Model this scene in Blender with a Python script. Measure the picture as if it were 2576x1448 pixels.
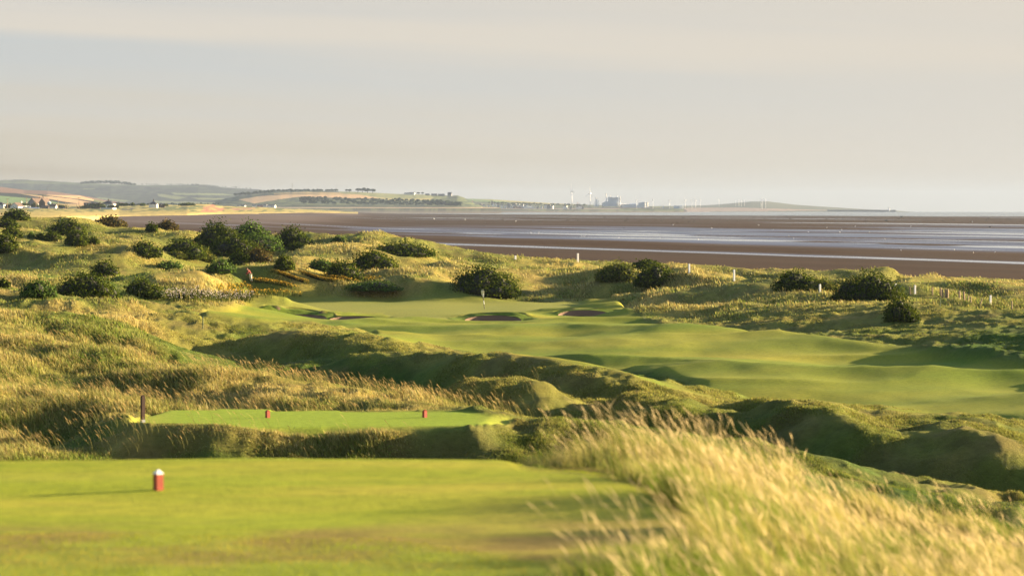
import bpy, bmesh, math, random
import numpy as np
from mathutils import Vector, Matrix
for o in list(bpy.data.objects): bpy.data.objects.remove(o)
S = bpy.context.scene
COL = S.collection
# ------------------------------------------------------------------ camera, sky, sun, exposure
EYE, EY, F, CU = 14.0, 518.0, 7153.0, 1287.5      # eye height above the sea; photo units are 2575 wide
R2 = 2*6.37e6                                      # the earth curves: the sea horizon lies below eye level
cam = bpy.data.cameras.new('camera'); camo = bpy.data.objects.new('camera', cam); COL.objects.link(camo)
camo.location = (0, 0, EYE); camo.rotation_euler = (math.radians(90), 0, 0)
cam.lens = 100; cam.sensor_width = 36; cam.shift_y = -(724-EY)/2575
cam.clip_start = .5; cam.clip_end = 90000
cam.dof.use_dof = True; cam.dof.focus_distance = 230; cam.dof.aperture_fstop = 2.0
S.camera = camo
SUN_EL, SUN_AZ = math.radians(9.0), math.radians(71)
sl = bpy.data.lights.new('sun', 'SUN'); sl.energy = 5.0; sl.angle = math.radians(.55); sl.color = (1, .77, .47)
so = bpy.data.objects.new('sun', sl); COL.objects.link(so)
SD = Vector((math.cos(SUN_EL)*math.sin(SUN_AZ), math.cos(SUN_EL)*math.cos(SUN_AZ), math.sin(SUN_EL)))
so.rotation_euler = (-SD).to_track_quat('-Z', 'Y').to_euler(); so.location = SD*300
S.view_settings.view_transform = 'Standard'; S.view_settings.look = 'None'
S.view_settings.gamma = 1; S.view_settings.exposure = 2.42
W = bpy.data.worlds.new('World'); S.world = W; W.use_nodes = True
nt = W.node_tree; nt.nodes.clear()
def N(tree, typ, **kw):
    n = tree.nodes.new(typ)
    for k, v in kw.items(): setattr(n, k, v)
    return n
def ramp(tree, stops, fac=None, interp='LINEAR'):
    n = tree.nodes.new('ShaderNodeValToRGB'); e = n.color_ramp.elements; n.color_ramp.interpolation = interp
    while len(e) > 1: e.remove(e[-1])
    e[0].position = stops[0][0]; e[0].color = tuple(stops[0][1])+(1,)
    for p, c in stops[1:]:
        x = e.new(p); x.color = tuple(c)+(1,)
    if fac is not None: tree.links.new(fac, n.inputs[0])
    return n
def math_n(tree, op, a, b=None, clamp=False):
    n = tree.nodes.new('ShaderNodeMath'); n.operation = op; n.use_clamp = clamp
    for i, v in enumerate((a, b)):
        if v is None: continue
        if isinstance(v, (int, float)): n.inputs[i].default_value = v
        else: tree.links.new(v, n.inputs[i])
    return n.outputs[0]
def mixc(tree, f, a, b, mode='MIX'):
    n = tree.nodes.new('ShaderNodeMix'); n.data_type = 'RGBA'; n.blend_type = mode
    for k, v in ((0, f), (6, a), (7, b)):
        if isinstance(v, (int, float)): n.inputs[k].default_value = v
        elif isinstance(v, tuple): n.inputs[k].default_value = v+(1,) if len(v) == 3 else v
        else: tree.links.new(v, n.inputs[k])
    return n.outputs[2]
sky = N(nt, 'ShaderNodeTexSky', sky_type='NISHITA', sun_disc=False, sun_elevation=SUN_EL, sun_rotation=SUN_AZ,
        air_density=1.0, dust_density=1.5, ozone_density=1.5)
tc = N(nt, 'ShaderNodeTexCoord'); sep = N(nt, 'ShaderNodeSeparateXYZ'); nt.links.new(tc.outputs['Generated'], sep.inputs[0])
dx, dz = sep.outputs[0], sep.outputs[2]
# veil of thin high cloud: bands that dip to the right, beige and blue grey
bandz = math_n(nt, 'ADD', dz, math_n(nt, 'MULTIPLY', dx, .045))
cmb = N(nt, 'ShaderNodeCombineXYZ'); nt.links.new(math_n(nt, 'MULTIPLY', dx, 3.2), cmb.inputs[0]); nt.links.new(math_n(nt, 'MULTIPLY', bandz, 85), cmb.inputs[2])
nz = N(nt, 'ShaderNodeTexNoise'); nz.inputs['Scale'].default_value = 1.0; nz.inputs['Detail'].default_value = 5; nz.inputs['Roughness'].default_value = .5
nt.links.new(cmb.outputs[0], nz.inputs['Vector'])
e1 = math_n(nt, 'ADD', math_n(nt, 'MULTIPLY', bandz, 13.0), math_n(nt, 'MULTIPLY', math_n(nt, 'SUBTRACT', nz.outputs[0], .5), .46))
def S2L(c): return tuple(((v/255+.055)/1.055)**2.4 if v > 10 else v/255/12.92 for v in c)
SK = .355     # sky radiance that displays as white-ish grey at the exposure above
def skc(r, g, b): return tuple(v*1.0 for v in S2L((r, g, b)))
cr = ramp(nt, [(0, skc(180,165,138)), (.05, skc(188,175,151)), (.13, skc(200,190,169)), (.30, skc(207,200,185)), (.46, skc(202,202,196)), (.60, skc(197,201,200)), (.66, skc(206,205,199)), (.74, skc(219,212,199)),
               (.80, skc(217,211,200)), (.88, skc(206,205,200)), (1, skc(212,207,199))], e1)
# warmer, lighter towards the sun side
side = mixc(nt, math_n(nt, 'MULTIPLY', math_n(nt, 'ADD', dx, .2, True), 1.9, True), cr.outputs[0], skc(223,214,198))
cloud = N(nt, 'ShaderNodeBackground'); cloud.inputs[1].default_value = .19
nt.links.new(side, cloud.inputs[0])
nsb = N(nt, 'ShaderNodeBackground'); nsb.inputs[1].default_value = .062; nt.links.new(sky.outputs[0], nsb.inputs[0])
hm = N(nt, 'ShaderNodeMapRange'); hm.inputs[1].default_value = .10; hm.inputs[2].default_value = .45; hm.inputs[3].default_value = 1; hm.inputs[4].default_value = .0
nt.links.new(dz, hm.inputs[0])
mx = N(nt, 'ShaderNodeMixShader'); nt.links.new(hm.outputs[0], mx.inputs[0]); nt.links.new(nsb.outputs[0], mx.inputs[1]); nt.links.new(cloud.outputs[0], mx.inputs[2])
wo = N(nt, 'ShaderNodeOutputWorld'); nt.links.new(mx.outputs[0], wo.inputs[0])
S.cycles.max_bounces = 6; S.cycles.diffuse_bounces = 2; S.cycles.glossy_bounces = 2; S.cycles.transmission_bounces = 2
S.cycles.volume_bounces = 0; S.cycles.transparent_max_bounces = 4; S.cycles.caustics_reflective = False

# ------------------------------------------------------------------ helpers
rng = np.random.default_rng(7); random.seed(7)
def tag(o, label=None, cat=None, group=None, kind=None):
    if label: o['label'] = label
    if cat: o['category'] = cat
    if group: o['group'] = group
    if kind: o['kind'] = kind
    return o
def link(name, me, mats, parent=None, loc=None):
    o = bpy.data.objects.new(name, me)
    if me is not None and mats is not None:
        for m in (mats if isinstance(mats, (list, tuple)) else [mats]):
            if m.name not in [x.name for x in me.materials if x]: me.materials.append(m)
    COL.objects.link(o)
    if parent: o.parent = parent
    if loc is not None: o.location = loc
    return o
def empty(name, loc=(0,0,0), rz=0):
    o = bpy.data.objects.new(name, None); COL.objects.link(o); o.location = loc; o.rotation_euler = (0,0,rz); return o
def np_mesh(name, verts, quads=None, tris=None, col=None, smooth=True, extra=None):
    me = bpy.data.meshes.new(name)
    verts = np.asarray(verts, np.float32)
    nq = 0 if quads is None else len(quads); ntr = 0 if tris is None else len(tris)
    me.vertices.add(len(verts)); me.vertices.foreach_set('co', verts.ravel())
    me.loops.add(nq*4+ntr*3); me.polygons.add(nq+ntr)
    li = []
    if nq: li.append(np.asarray(quads, np.int32).ravel())
    if ntr: li.append(np.asarray(tris, np.int32).ravel())
    me.loops.foreach_set('vertex_index', np.concatenate(li))
    st = np.concatenate([np.arange(nq)*4, nq*4+np.arange(ntr)*3]).astype(np.int32)
    me.polygons.foreach_set('loop_start', st)
    if smooth: me.polygons.foreach_set('use_smooth', np.ones(nq+ntr, bool))
    me.update(calc_edges=True)
    if col is not None:
        a = me.color_attributes.new('Col', 'FLOAT_COLOR', 'POINT')
        c = np.ones((len(verts), 4), np.float32); c[:, :3] = col; a.data.foreach_set('color', c.ravel())
    if extra:
        for k, v in extra.items():
            a = me.attributes.new(k, 'FLOAT', 'POINT'); a.data.foreach_set('value', np.asarray(v, np.float32))
    return me
def grid_quads(nr, nc):
    i = np.arange(nr*nc).reshape(nr, nc)
    return np.stack([i[:-1, :-1].ravel(), i[:-1, 1:].ravel(), i[1:, 1:].ravel(), i[1:, :-1].ravel()], 1)
def vn(x, y, seed=0):
    xi = np.floor(x); yi = np.floor(y); fx = x-xi; fy = y-yi
    xi = xi.astype(np.int64); yi = yi.astype(np.int64)
    def h(a, b):
        n = (a*374761393 + b*668265263 + seed*1442695041) & 0xffffffff
        n = ((n ^ (n >> 13))*1274126177) & 0xffffffff
        n = ((n ^ (n >> 15))*2246822519) & 0xffffffff
        return ((n ^ (n >> 16)) & 0xffffff)/16777215.0
    u = fx*fx*(3-2*fx); v = fy*fy*(3-2*fy)
    return (h(xi, yi)*(1-u)+h(xi+1, yi)*u)*(1-v)+(h(xi, yi+1)*(1-u)+h(xi+1, yi+1)*u)*v
def fbm(x, y, seed=0, octv=3, gain=.5):
    s = 0; a = 1; t = 0
    for k in range(octv):
        c, sn = math.cos(k*1.1+.4), math.sin(k*1.1+.4)
        s = s+a*vn((x*c-y*sn)*2**k+k*17.3, (x*sn+y*c)*2**k-k*9.1, seed+k*31); t += a; a *= gain
    return s/t
def sst(a, b, x):
    t = np.clip((x-a)/(b-a), 0, 1); return t*t*(3-2*t)
def pz(y, d): return EYE-(y-EY)*d/F                      # height of the point seen at photo row y at distance d
def PT(u, y, d): return Vector(((u-CU)*d/F, d, pz(y, d)))
def inpoly(u, y, poly):
    r = np.zeros(u.shape, bool); n = len(poly)
    for i in range(n):
        x0, y0 = poly[i]; x1, y1 = poly[(i+1) % n]
        if y0 == y1: continue
        c = ((y0 > y) != (y1 > y)) & (u < (x1-x0)*(y-y0)/(y1-y0)+x0); r ^= c
    return r
# ------------------------------------------------------------------ materials
def principled(name):
    m = bpy.data.materials.new(name); m.use_nodes = True; t = m.node_tree; b = t.nodes['Principled BSDF']; return m, t, b
def mat(name, c, rough=.8, var=.12, scale=3.0, metal=0, spec=.3):
    m, t, b = principled(name)
    n = N(t, 'ShaderNodeTexNoise'); n.inputs['Scale'].default_value = scale; n.inputs['Detail'].default_value = 4
    tcx = N(t, 'ShaderNodeTexCoord'); t.links.new(tcx.outputs['Object'], n.inputs['Vector'])
    r = ramp(t, [(.3, tuple(v*(1-var) for v in c)), (.7, tuple(min(1, v*(1+var)) for v in c))], n.outputs[0])
    t.links.new(r.outputs[0], b.inputs['Base Color'])
    b.inputs['Roughness'].default_value = rough; b.inputs['Metallic'].default_value = metal; b.inputs['Specular IOR Level'].default_value = spec
    return m
def mat_turf():
    m, t, b = principled('turf')
    a = N(t, 'ShaderNodeAttribute', attribute_name='Col'); sh = N(t, 'ShaderNodeAttribute', attribute_name='lawn')
    geo = N(t, 'ShaderNodeNewGeometry')
    n1 = N(t, 'ShaderNodeTexNoise'); n1.inputs['Scale'].default_value = 3.5; n1.inputs['Detail'].default_value = 6; n1.inputs['Roughness'].default_value = .7
    t.links.new(geo.outputs['Position'], n1.inputs['Vector'])
    r = ramp(t, [(.28, (.62,.66,.6)), (.5, (1,1,1)), (.74, (1.35,1.28,1.3))], n1.outputs[0])
    c = mixc(t, .8, a.outputs['Color'], r.outputs[0], 'MULTIPLY')
    t.links.new(c, b.inputs['Base Color'])
    b.inputs['Roughness'].default_value = .9; b.inputs['Specular IOR Level'].default_value = .08
    b.inputs['Sheen Weight'].default_value = .05; b.inputs['Sheen Roughness'].default_value = .45
    t.links.new(mixc(t, .8, (1,1,.6), a.outputs['Color']), b.inputs['Sheen Tint'])
    n2 = N(t, 'ShaderNodeTexNoise'); n2.inputs['Scale'].default_value = 9; n2.inputs['Detail'].default_value = 5; n2.inputs['Roughness'].default_value = .75
    t.links.new(geo.outputs['Position'], n2.inputs['Vector'])
    bp = N(t, 'ShaderNodeBump'); bp.inputs['Strength'].default_value = 1.0
    dist = math_n(t, 'SUBTRACT', .16, math_n(t, 'MULTIPLY', sh.outputs['Fac'], .145))
    t.links.new(dist, bp.inputs['Distance'])
    t.links.new(n2.outputs[0], bp.inputs['Height']); t.links.new(bp.outputs[0], b.inputs['Normal'])
    return m
def mat_leaf(name, trans=.35, var=.0):
    m = bpy.data.materials.new(name); m.use_nodes = True; t = m.node_tree; t.nodes.clear()
    a = N(t, 'ShaderNodeAttribute', attribute_name='Col')
    d = N(t, 'ShaderNodeBsdfDiffuse'); tr = N(t, 'ShaderNodeBsdfTranslucent'); mxx = N(t, 'ShaderNodeMixShader'); o = N(t, 'ShaderNodeOutputMaterial')
    t.links.new(a.outputs['Color'], d.inputs[0]); t.links.new(a.outputs['Color'], tr.inputs[0]); mxx.inputs[0].default_value = trans
    t.links.new(d.outputs[0], mxx.inputs[1]); t.links.new(tr.outputs[0], mxx.inputs[2]); t.links.new(mxx.outputs[0], o.inputs[0])
    return m
def mat_col(name, rough=.9):
    m, t, b = principled(name); a = N(t, 'ShaderNodeAttribute', attribute_name='Col')
    t.links.new(a.outputs['Color'], b.inputs['Base Color']); b.inputs['Roughness'].default_value = rough; b.inputs['Specular IOR Level'].default_value = .1
    return m
M = dict(
    turf=mat_turf(), blade=mat_leaf('grass_blade', .38), leaf=mat_leaf('leaf', .22), land=mat_col('distant_land'),
    twig=mat('twig', (.016,.018,.007)), red=mat('red_paint', (.26,.040,.018), .55, .15, 12), redwood=mat('red_stained_wood', (.035,.014,.009), .7, .3, 14),
    white=mat('white_paint', (.8,.8,.8), .4, .04, 20), greymetal=mat('grey_metal', (.25,.27,.3), .5), wood=mat('weathered_wood', (.3,.22,.14), .85, .3, 9),
    dkgreen=mat('dark_green_paint', (.015,.06,.03), .5), black=mat('black_paint', (.02,.02,.02), .5), flag=mat('pale_yellow_cloth', (.8,.72,.45), .8),
    wwall=mat('white_render', (.75,.72,.64), .8, .06, .5), bwall=mat('brown_brick', (.11,.08,.065), .9, .2, 1.5), gwall=mat('grey_render', (.2,.2,.2), .9, .1, .6),
    slate=mat('slate_roof', (.06,.06,.07), .7, .2, .8), brroof=mat('brown_tile_roof', (.13,.09,.07), .8, .2, .8), glass=mat('window_glass', (.05,.06,.07), .15, .05, 1, 0, .6),
    conc=mat('pale_concrete', (.68,.68,.68), .8, .08, .05), conc2=mat('grey_cladding', (.50,.54,.60), .7, .08, .03), turb=mat('turbine_white', (.8,.8,.8), .4, .03, .02),
    rock=mat('dark_rock', (.02,.017,.014), .9, .3, .8), gull=mat('gull_white', (.8,.8,.8), .7), gullg=mat('gull_grey', (.3,.32,.35), .7),
    skin=mat('skin', (.45,.22,.15), .6), jacket=mat('red_brown_jacket', (.2,.04,.03), .8), trous=mat('cream_trousers', (.75,.7,.55), .8), hair=mat('dark_hair', (.03,.015,.01), .8),
    steel=mat('lattice_steel', (.2,.21,.23), .6), bluev=mat('blue_green_paint', (.15,.3,.32), .5), slag=mat('dark_bank', (.07,.07,.075), .95, .2, .02),
    rust=mat('rusty_brick', (.25,.14,.1), .9, .2, .05))

# ------------------------------------------------------------------ links terrain as one height field
base_pts = []
def bp_(d, *uz): 
    for u, z in uz: base_pts.append((u, math.log(d), z))
def by_(d, *uy):
    for u, y in uy: base_pts.append((u, math.log(d), pz(y, d)))
bp_(5, (-400,10.9), (1287,11.0), (3600,11))
bp_(15, (-400,10.9), (1287,10.9), (2600,10.9), (3600,11))
bp_(25, (-400,10.7), (900,10.7), (1700,10.6), (2000,10.45), (2600,10.2), (3600,10.0))
bp_(36, (-400,10.6), (1287,10.6), (1900,9.9), (2600,9.0), (3600,9))
bp_(46, (-400,7.3), (600,7.0), (1287,6.6), (1900,7.2), (2600,6.6), (3600,6))
bp_(62, (-400,6.8), (600,5.6), (1287,4.6), (1900,3.9), (2600,3.7), (3600,5))
bp_(78, (-400,7.3), (200,6.4), (600,5.8), (1287,4.7), (1900,4.0), (2600,3.6), (3600,4.6))
bp_(96, (-400,8.0), (200,7.4), (700,6.4), (1200,4.8), (1900,4.1), (2600,3.9), (3600,4.6))
bp_(118, (-400,8.0), (200,7.3), (600,5.6), (1000,4.3), (1400,4.3), (1900,4.35), (2600,4.5), (3600,5.2))
bp_(140, (-400,8.0), (200,7.2), (500,5.6), (900,4.3), (1400,4.2), (1900,4.45), (2600,4.5), (3600,5.6))
bp_(165, (-400,7.9), (200,7.0), (500,5.5), (900,4.4), (1400,3.9), (2000,4.3), (2600,4.9), (3600,6.4))
bp_(195, (-400,7.8), (200,7.0), (500,5.7), (900,4.35), (1400,3.8), (2000,4.1), (2300,4.6), (2600,5.4), (3600,7))
bp_(235, (-400,7.6), (200,6.3), (500,5.0), (900,3.9), (1400,3.6), (1800,4.0), (2200,5.0), (2600,5.7), (3600,6.5))
bp_(280, (-400,7.4), (200,6.2), (450,5.0), (650,3.1), (1000,3.05), (1400,3.2), (1750,4.0), (2200,5.0), (2600,5.2), (3600,5.5))
bp_(325, (-400,8.0), (0,7.6), (300,6.9), (600,4.2), (800,3.15), (1200,3.1), (1500,3.3), (1750,4.5), (2200,4.9), (2600,4.8), (3600,4.8))
by_(350, (-400,650), (0,640), (300,655), (500,664), (700,692), (900,708), (1100,712), (1300,716), (1500,712), (1800,700), (2200,706), (2600,716), (3600,735))
by_(390, (-400,608), (0,612), (300,622), (500,632), (700,645), (900,652), (1100,655), (1300,665), (1500,672), (1800,684), (2200,695), (2600,708), (3600,735))
by_(425, (-400,588), (0,590), (300,600), (500,605), (700,606), (900,598), (1050,618), (1200,634), (1300,640), (1500,655), (1800,672), (2200,688), (2600,702), (3600,735))
by_(480, (-400,566), (0,568), (200,578), (350,582), (500,580), (650,582), (800,592))
by_(560, (-400,552), (0,553), (150,556), (300,570), (430,578))
by_(640, (-400,546), (0,546), (150,548))
bp_(480, (1000,3.4), (1300,1.6), (1800,.9), (2600,.5), (3600,.3)); bp_(540, (700,4.5), (1000,.3), (2000,-.8), (3600,-1))
bp_(620, (350,5.5), (500,1.5), (1000,-1.5), (2000,-2), (3600,-2))
bp_(760, (-400,12), (0,11.5), (180,9), (300,2), (600,-2), (1300,-3), (2600,-3), (3600,-3))
BP = np.array(base_pts); SU, SL = 430.0, .20
def tps(A, B):
    d2 = ((A[:, None, :]-B[None, :, :])**2).sum(2); return np.where(d2 > 1e-12, .5*d2*np.log(d2+1e-12), 0)
X = np.stack([BP[:, 0]/SU, BP[:, 1]/SL], 1); n = len(X)
K = np.zeros((n+3, n+3)); K[:n, :n] = tps(X, X)+np.eye(n)*.02; K[:n, n] = 1; K[:n, n+1:] = X; K[n, :n] = 1; K[n+1:, :n] = X.T
wts = np.linalg.solve(K, np.concatenate([BP[:, 2], np.zeros(3)]))
def base_z(u, ld):
    q = np.stack([u/SU, ld/SL], 1); out = np.empty(len(q))
    for i in range(0, len(q), 20000):
        s = q[i:i+20000]; out[i:i+20000] = tps(s, X)@wts[:n]+wts[n]+s@wts[n+1:]
    return out
UU = np.concatenate([np.arange(-420, -60, 12), np.arange(-60, 2640, 3.6), np.arange(2640, 3600, 12)]).astype(float)
LD = np.arange(math.log(6.0), math.log(760), .0040)
NR, NC = len(LD), len(UU)
# coarse base, then bilinear up
cu = np.arange(-440, 3640, 24.0); cl = np.arange(LD[0]-.02, LD[-1]+.03, .012)
gu, gl = np.meshgrid(cu, cl); cz = base_z(gu.ravel(), gl.ravel()).reshape(gu.shape)
def bil(z, ax0, st0, ax1, st1, a, b):
    i = np.clip((a-ax0)/st0, 0, z.shape[0]-1.001); j = np.clip((b-ax1)/st1, 0, z.shape[1]-1.001)
    i0 = i.astype(int); j0 = j.astype(int); fi = i-i0; fj = j-j0
    return (z[i0, j0]*(1-fj)+z[i0, j0+1]*fj)*(1-fi)+(z[i0+1, j0]*(1-fj)+z[i0+1, j0+1]*fj)*fi
GU, GL = np.meshgrid(UU, LD); GD = np.exp(GL)
GX = (GU-CU)*GD/F; GY = GD
Z0 = bil(cz, cl[0], .012, cu[0], 24.0, GL, GU)
def smax(a, b, k):
    h = np.clip(.5+.5*(a-b)/k, 0, 1); return b*(1-h)+a*h+k*h*(1-h)
def ridge(Z, pts, r, sf, sb, k=.35, lift=0):
    P = [PT(*p) for p in pts]; dmin = min(p[2] for p in pts)*.75; dmax = max(p[2] for p in pts)*1.3
    i0, i1 = np.searchsorted(LD, [math.log(dmin), math.log(dmax)]); X_, Y_ = GX[i0:i1], GY[i0:i1]
    best = np.full(X_.shape, 1e9); cz_ = np.zeros(X_.shape); sg = np.zeros(X_.shape)
    for a, b in zip(P[:-1], P[1:]):
        ex, ey = b.x-a.x, b.y-a.y; L2 = ex*ex+ey*ey
        t = np.clip(((X_-a.x)*ex+(Y_-a.y)*ey)/L2, 0, 1)
        dx_, dy_ = X_-a.x-t*ex, Y_-a.y-t*ey; dd = np.hypot(dx_, dy_); m = dd < best
        best[m] = dd[m]; cz_[m] = (a.z+t*(b.z-a.z))[m]; sg[m] = (dy_/(dd+1e-6))[m]
    sl_ = np.where(sg < 0, sf*(-sg)+(1+sg)*.5*(sf+sb), sb*sg+(1-sg)*.5*(sf+sb))
    wob = 1+.35*(fbm(X_/r/1.6, Y_/r/1.6, 5, 2)-.5)
    h = cz_+lift-sl_*(np.sqrt((best*wob)**2+r*r)-r)
    Z[i0:i1] = smax(Z[i0:i1], h, k)
low = sst(330, 350, GD)*(1-sst(410, 440, GD))*sst(620, 800, GU)*1.3+sst(205, 240, GD)*(1-sst(305, 330, GD))*sst(1650, 1900, GU)*.8
low = low+sst(255, 290, GD)*(1-sst(480, 520, GD))*(1-sst(500, 640, GU))*.9
Z = Z0-low
# dune belt in front of the sea, and dunes left of the green (photo unit columns, rows, metres)
ridge(Z, [(820,612,405),(880,592,425),(950,583,430),(990,590,428)], 7, .30, .3, .5)
ridge(Z, [(990,604,418),(1050,606,422),(1100,622,415)], 6, .3, .3, .5)
ridge(Z, [(1030,640,385),(1080,632,390),(1130,640,392),(1170,650,390)], 6, .42, .3, .5)
ridge(Z, [(1110,622,420),(1180,630,418),(1280,637,415),(1400,648,410)], 6, .22, .3, .5)
ridge(Z, [(1330,662,385),(1420,664,378),(1500,668,372),(1560,680,352)], 5, .36, .3, .5)
ridge(Z, [(1560,668,395),(1700,660,405),(1800,668,402),(1900,677,395)], 6, .25, .3, .5)
ridge(Z, [(1600,700,338),(1680,682,345),(1760,690,335)], 6, .40, .3, .5)
ridge(Z, [(1850,676,400),(2000,679,405),(2150,684,403),(2350,690,403),(2600,700,400)], 5, .2, .3, .4)
ridge(Z, [(1780,722,300),(1900,716,302),(2050,735,285),(2200,757,262)], 7, .30, .2, .5)
ridge(Z, [(1700,775,268),(1850,757,272),(2050,757,262),(2250,768,240)], 6, .22, .2, .5)
ridge(Z, [(2120,790,232),(2300,778,230),(2480,785,222),(2700,795,215)], 7, .26, .25, .5)
ridge(Z, [(2250,735,300),(2400,728,312),(2560,732,310)], 6, .22, .25, .5)
ridge(Z, [(2450,760,262),(2600,752,268),(2800,755,262)], 7, .3, .25, .5)
ridge(Z, [(560,672,330),(640,655,352),(760,640,372),(860,628,385)], 7, .25, .2, .5)
ridge(Z, [(880,728,318),(1000,712,330),(1110,700,345),(1180,690,352)], 6, .2, .2, .5)
ridge(Z, [(1020,690,345),(1120,672,362),(1240,665,372)], 6, .25, .2, .5)
ridge(Z, [(60,632,375),(140,617,385),(210,628,380),(300,640,370)], 8, .3, .25, .5)
ridge(Z, [(240,585,455),(340,572,480),(450,580,470),(520,588,460)], 9, .3, .25, .5)
ridge(Z, [(180,556,540),(215,552,560),(240,560,555)], 7, .35, .35, .5)
ridge(Z, [(90,552,575),(140,549,590),(200,552,580)], 5, .35, .3, .5)
ridge(Z, [(380,668,335),(430,656,345),(480,668,338)], 6, .3, .25, .5)
ridge(Z, [(440,700,292),(520,690,303),(590,712,290)], 6, .3, .22, .5)
ridge(Z, [(0,700,262),(90,705,262),(150,712,258)], 6, .2, .15, .5)
ridge(Z, [(-80,748,205),(40,748,207),(160,760,203),(250,775,197)], 6, .22, .15, .5)
ridge(Z, [(340,800,192),(440,790,198),(520,793,200),(620,812,196)], 5, .24, .18, .4)
ridge(Z, [(-60,805,162),(80,800,160),(180,797,160),(290,806,160)], 5, .5, .2, .3)
ridge(Z, [(90,835,152),(160,828,153)], 3, .5, .3, .3)
ridge(Z, [(480,872,181),(560,862,182),(640,848,182),(720,840,180),(800,848,176),(900,862,170),(970,884,166)], 2.4, .55, .16, .3, .22)
ridge(Z, [(780,905,159),(880,890,158),(1000,890,154),(1110,898,150),(1220,902,146),(1330,915,143),(1480,940,137),(1640,968,130)], 2.2, .55, .14, .3, .18)
ridge(Z, [(1075,975,129),(1160,963,128),(1270,960,125),(1400,966,121),(1530,988,116),(1660,1015,110)], 2.4, .55, .12, .3)
ridge(Z, [(1500,1035,118),(1650,1015,115),(1780,1008,112),(1920,1012,109),(2080,1035,104),(2200,1058,101),(2340,1090,98)], 2.2, .58, .14, .3)
ridge(Z, [(1900,1015,118),(2120,1026,115),(2330,1060,110),(2600,1105,104),(2900,1150,98)], 3.0, .46, .10, .3)
ridge(Z, [(-200,868,126),(0,878,122),(160,890,119),(300,905,116),(420,928,112),(560,955,108),(720,982,104),(880,1000,101),(1010,1014,99),(1085,1026,96)], 4.5, .38, .26, .35)
ridge(Z, [(-120,925,112),(60,935,110),(200,950,107),(290,965,105)], 3.2, .5, .2, .3)
ridge(Z, [(-150,975,99),(0,985,98),(150,1000,95),(300,1015,93)], 3.2, .42, .2, .3)
# foreground mound carrying the tall grass
ridge(Z, [(1260,1190,36.2),(1330,1182,37),(1450,1172,38.2),(1600,1165,39.5),(1750,1188,40.5),(1900,1222,41),(2100,1275,41),(2300,1322,40),(2620,1395,38.5),(3000,1440,38)], 1.6, .05, .45, .15)
def hollow(u, y, d, dep, rx, ry):
    global Z
    x = (u-CU)*d/F; Z = Z-dep*np.exp(-((GX-x)/rx)**2-((GY-d)/ry)**2)
hollow(1060, 0, 139, 1.0, 1.7, 8); hollow(1480, 0, 122, 1.0, 1.5, 7); hollow(1840, 0, 113, .7, 1.3, 6); hollow(2250, 0, 103, .8, 1.4, 5); hollow(600, 930, 164, 1.9, 4.8, 9); hollow(470, 880, 172, .9, 3, 7); hollow(850, 960, 145, 1.7, 4.5, 6.5); hollow(1010, 990, 135, 1.1, 3.5, 6); hollow(1230, 1040, 117, 1.4, 3.6, 5.5)
hollow(1420, 1060, 113, .9, 3.0, 5); hollow(1760, 1110, 99, 1.5, 3.6, 5.5); hollow(2060, 1150, 94, 1.5, 4.2, 5.5); hollow(2350, 1200, 90, 1.3, 4.2, 5.5); hollow(80, 838, 150, 1.2, 4, 5); hollow(250, 838, 149, 1.0, 3.6, 5); hollow(520, 950, 118, .8, 2.5, 3); hollow(60, 770, 190, 1.0, 5, 6); hollow(330, 850, 142, 1.0, 3.5, 5); hollow(120, 850, 139, 1.0, 3.5, 4.5); hollow(180, 960, 106, .9, 2.6, 3.0); hollow(60, 1080, 88, .9, 2.5, 4)
def plateau(Z, poly, z, edge, hard=1.0):
    P = [((u-CU)*d/F, d) for u, d in poly]; inside = np.zeros(GX.shape, bool); dist = np.full(GX.shape, 1e9)
    dmin = min(p[1] for p in P)-edge*2-4; dmax = max(p[1] for p in P)+edge*2+4
    i0, i1 = np.searchsorted(LD, [math.log(max(dmin, 6)), math.log(dmax)]); X_, Y_ = GX[i0:i1], GY[i0:i1]
    inside = inpoly(X_, Y_, P); dist = np.full(X_.shape, 1e9)
    for a, b in zip(P, P[1:]+P[:1]):
        ex, ey = b[0]-a[0], b[1]-a[1]; t = np.clip(((X_-a[0])*ex+(Y_-a[1])*ey)/(ex*ex+ey*ey), 0, 1)
        dist = np.minimum(dist, np.hypot(X_-a[0]-t*ex, Y_-a[1]-t*ey))
    sd = np.where(inside, -dist, dist); m = 1-sst(-edge*.15, edge, sd)
    Z[i0:i1] = Z[i0:i1]*(1-m)+z*m
    return i0, i1, m
ta = plateau(Z, [(-600,22),(-600,36.3),(700,36.4),(1240,36.1),(1400,34.8),(1600,33.0),(1740,30.5),(1780,27),(1600,23.5),(900,22)], 10.76, .9)
tb = plateau(Z, [(385,84.2),(330,86.5),(345,90),(430,92.6),(1190,92.4),(1275,89.5),(1240,85.8),(1170,84.4)], 7.42, 3.2)
ridge(Z, [(1190,1052,89.5),(1370,1068,88.3),(1520,1100,86)], 3, .20, .22, .3)
# the green sits on a low shelf, bunkers bitten into its front banks
plateau(Z, [(640,288),(600,305),(640,322),(900,323),(1300,322),(1500,320),(1560,305),(1500,292),(1380,284),(1000,283),(800,286)], 3.12, 4.5)
ridge(Z, [(560,800,285),(640,782,290),(700,787,286)], 4, .15, .1, .3)
for (bu, bd, lw) in ((750,272,.42),(890,270,.42),(1240,268,.62),(1470,277,.70)):
    zz = Z[np.searchsorted(LD, math.log(bd)), np.searchsorted(UU, bu)]
    bx = (bu-CU)*bd/F
    g = np.exp(-(((GX-bx)/4.6)**2+((GY-(bd+3.9))/2.4)**2)); Z += lw*g
    g = np.exp(-(((GX-bx)/3.4)**2+((GY-(bd-3.6))/2.4)**2)); Z -= .14*g
ridge(Z, [(1130,800,262),(1230,789,266),(1330,786,270),(1420,784,276),(1520,777,282),(1600,772,286)], 3.2, .12, .10, .25)
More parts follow.
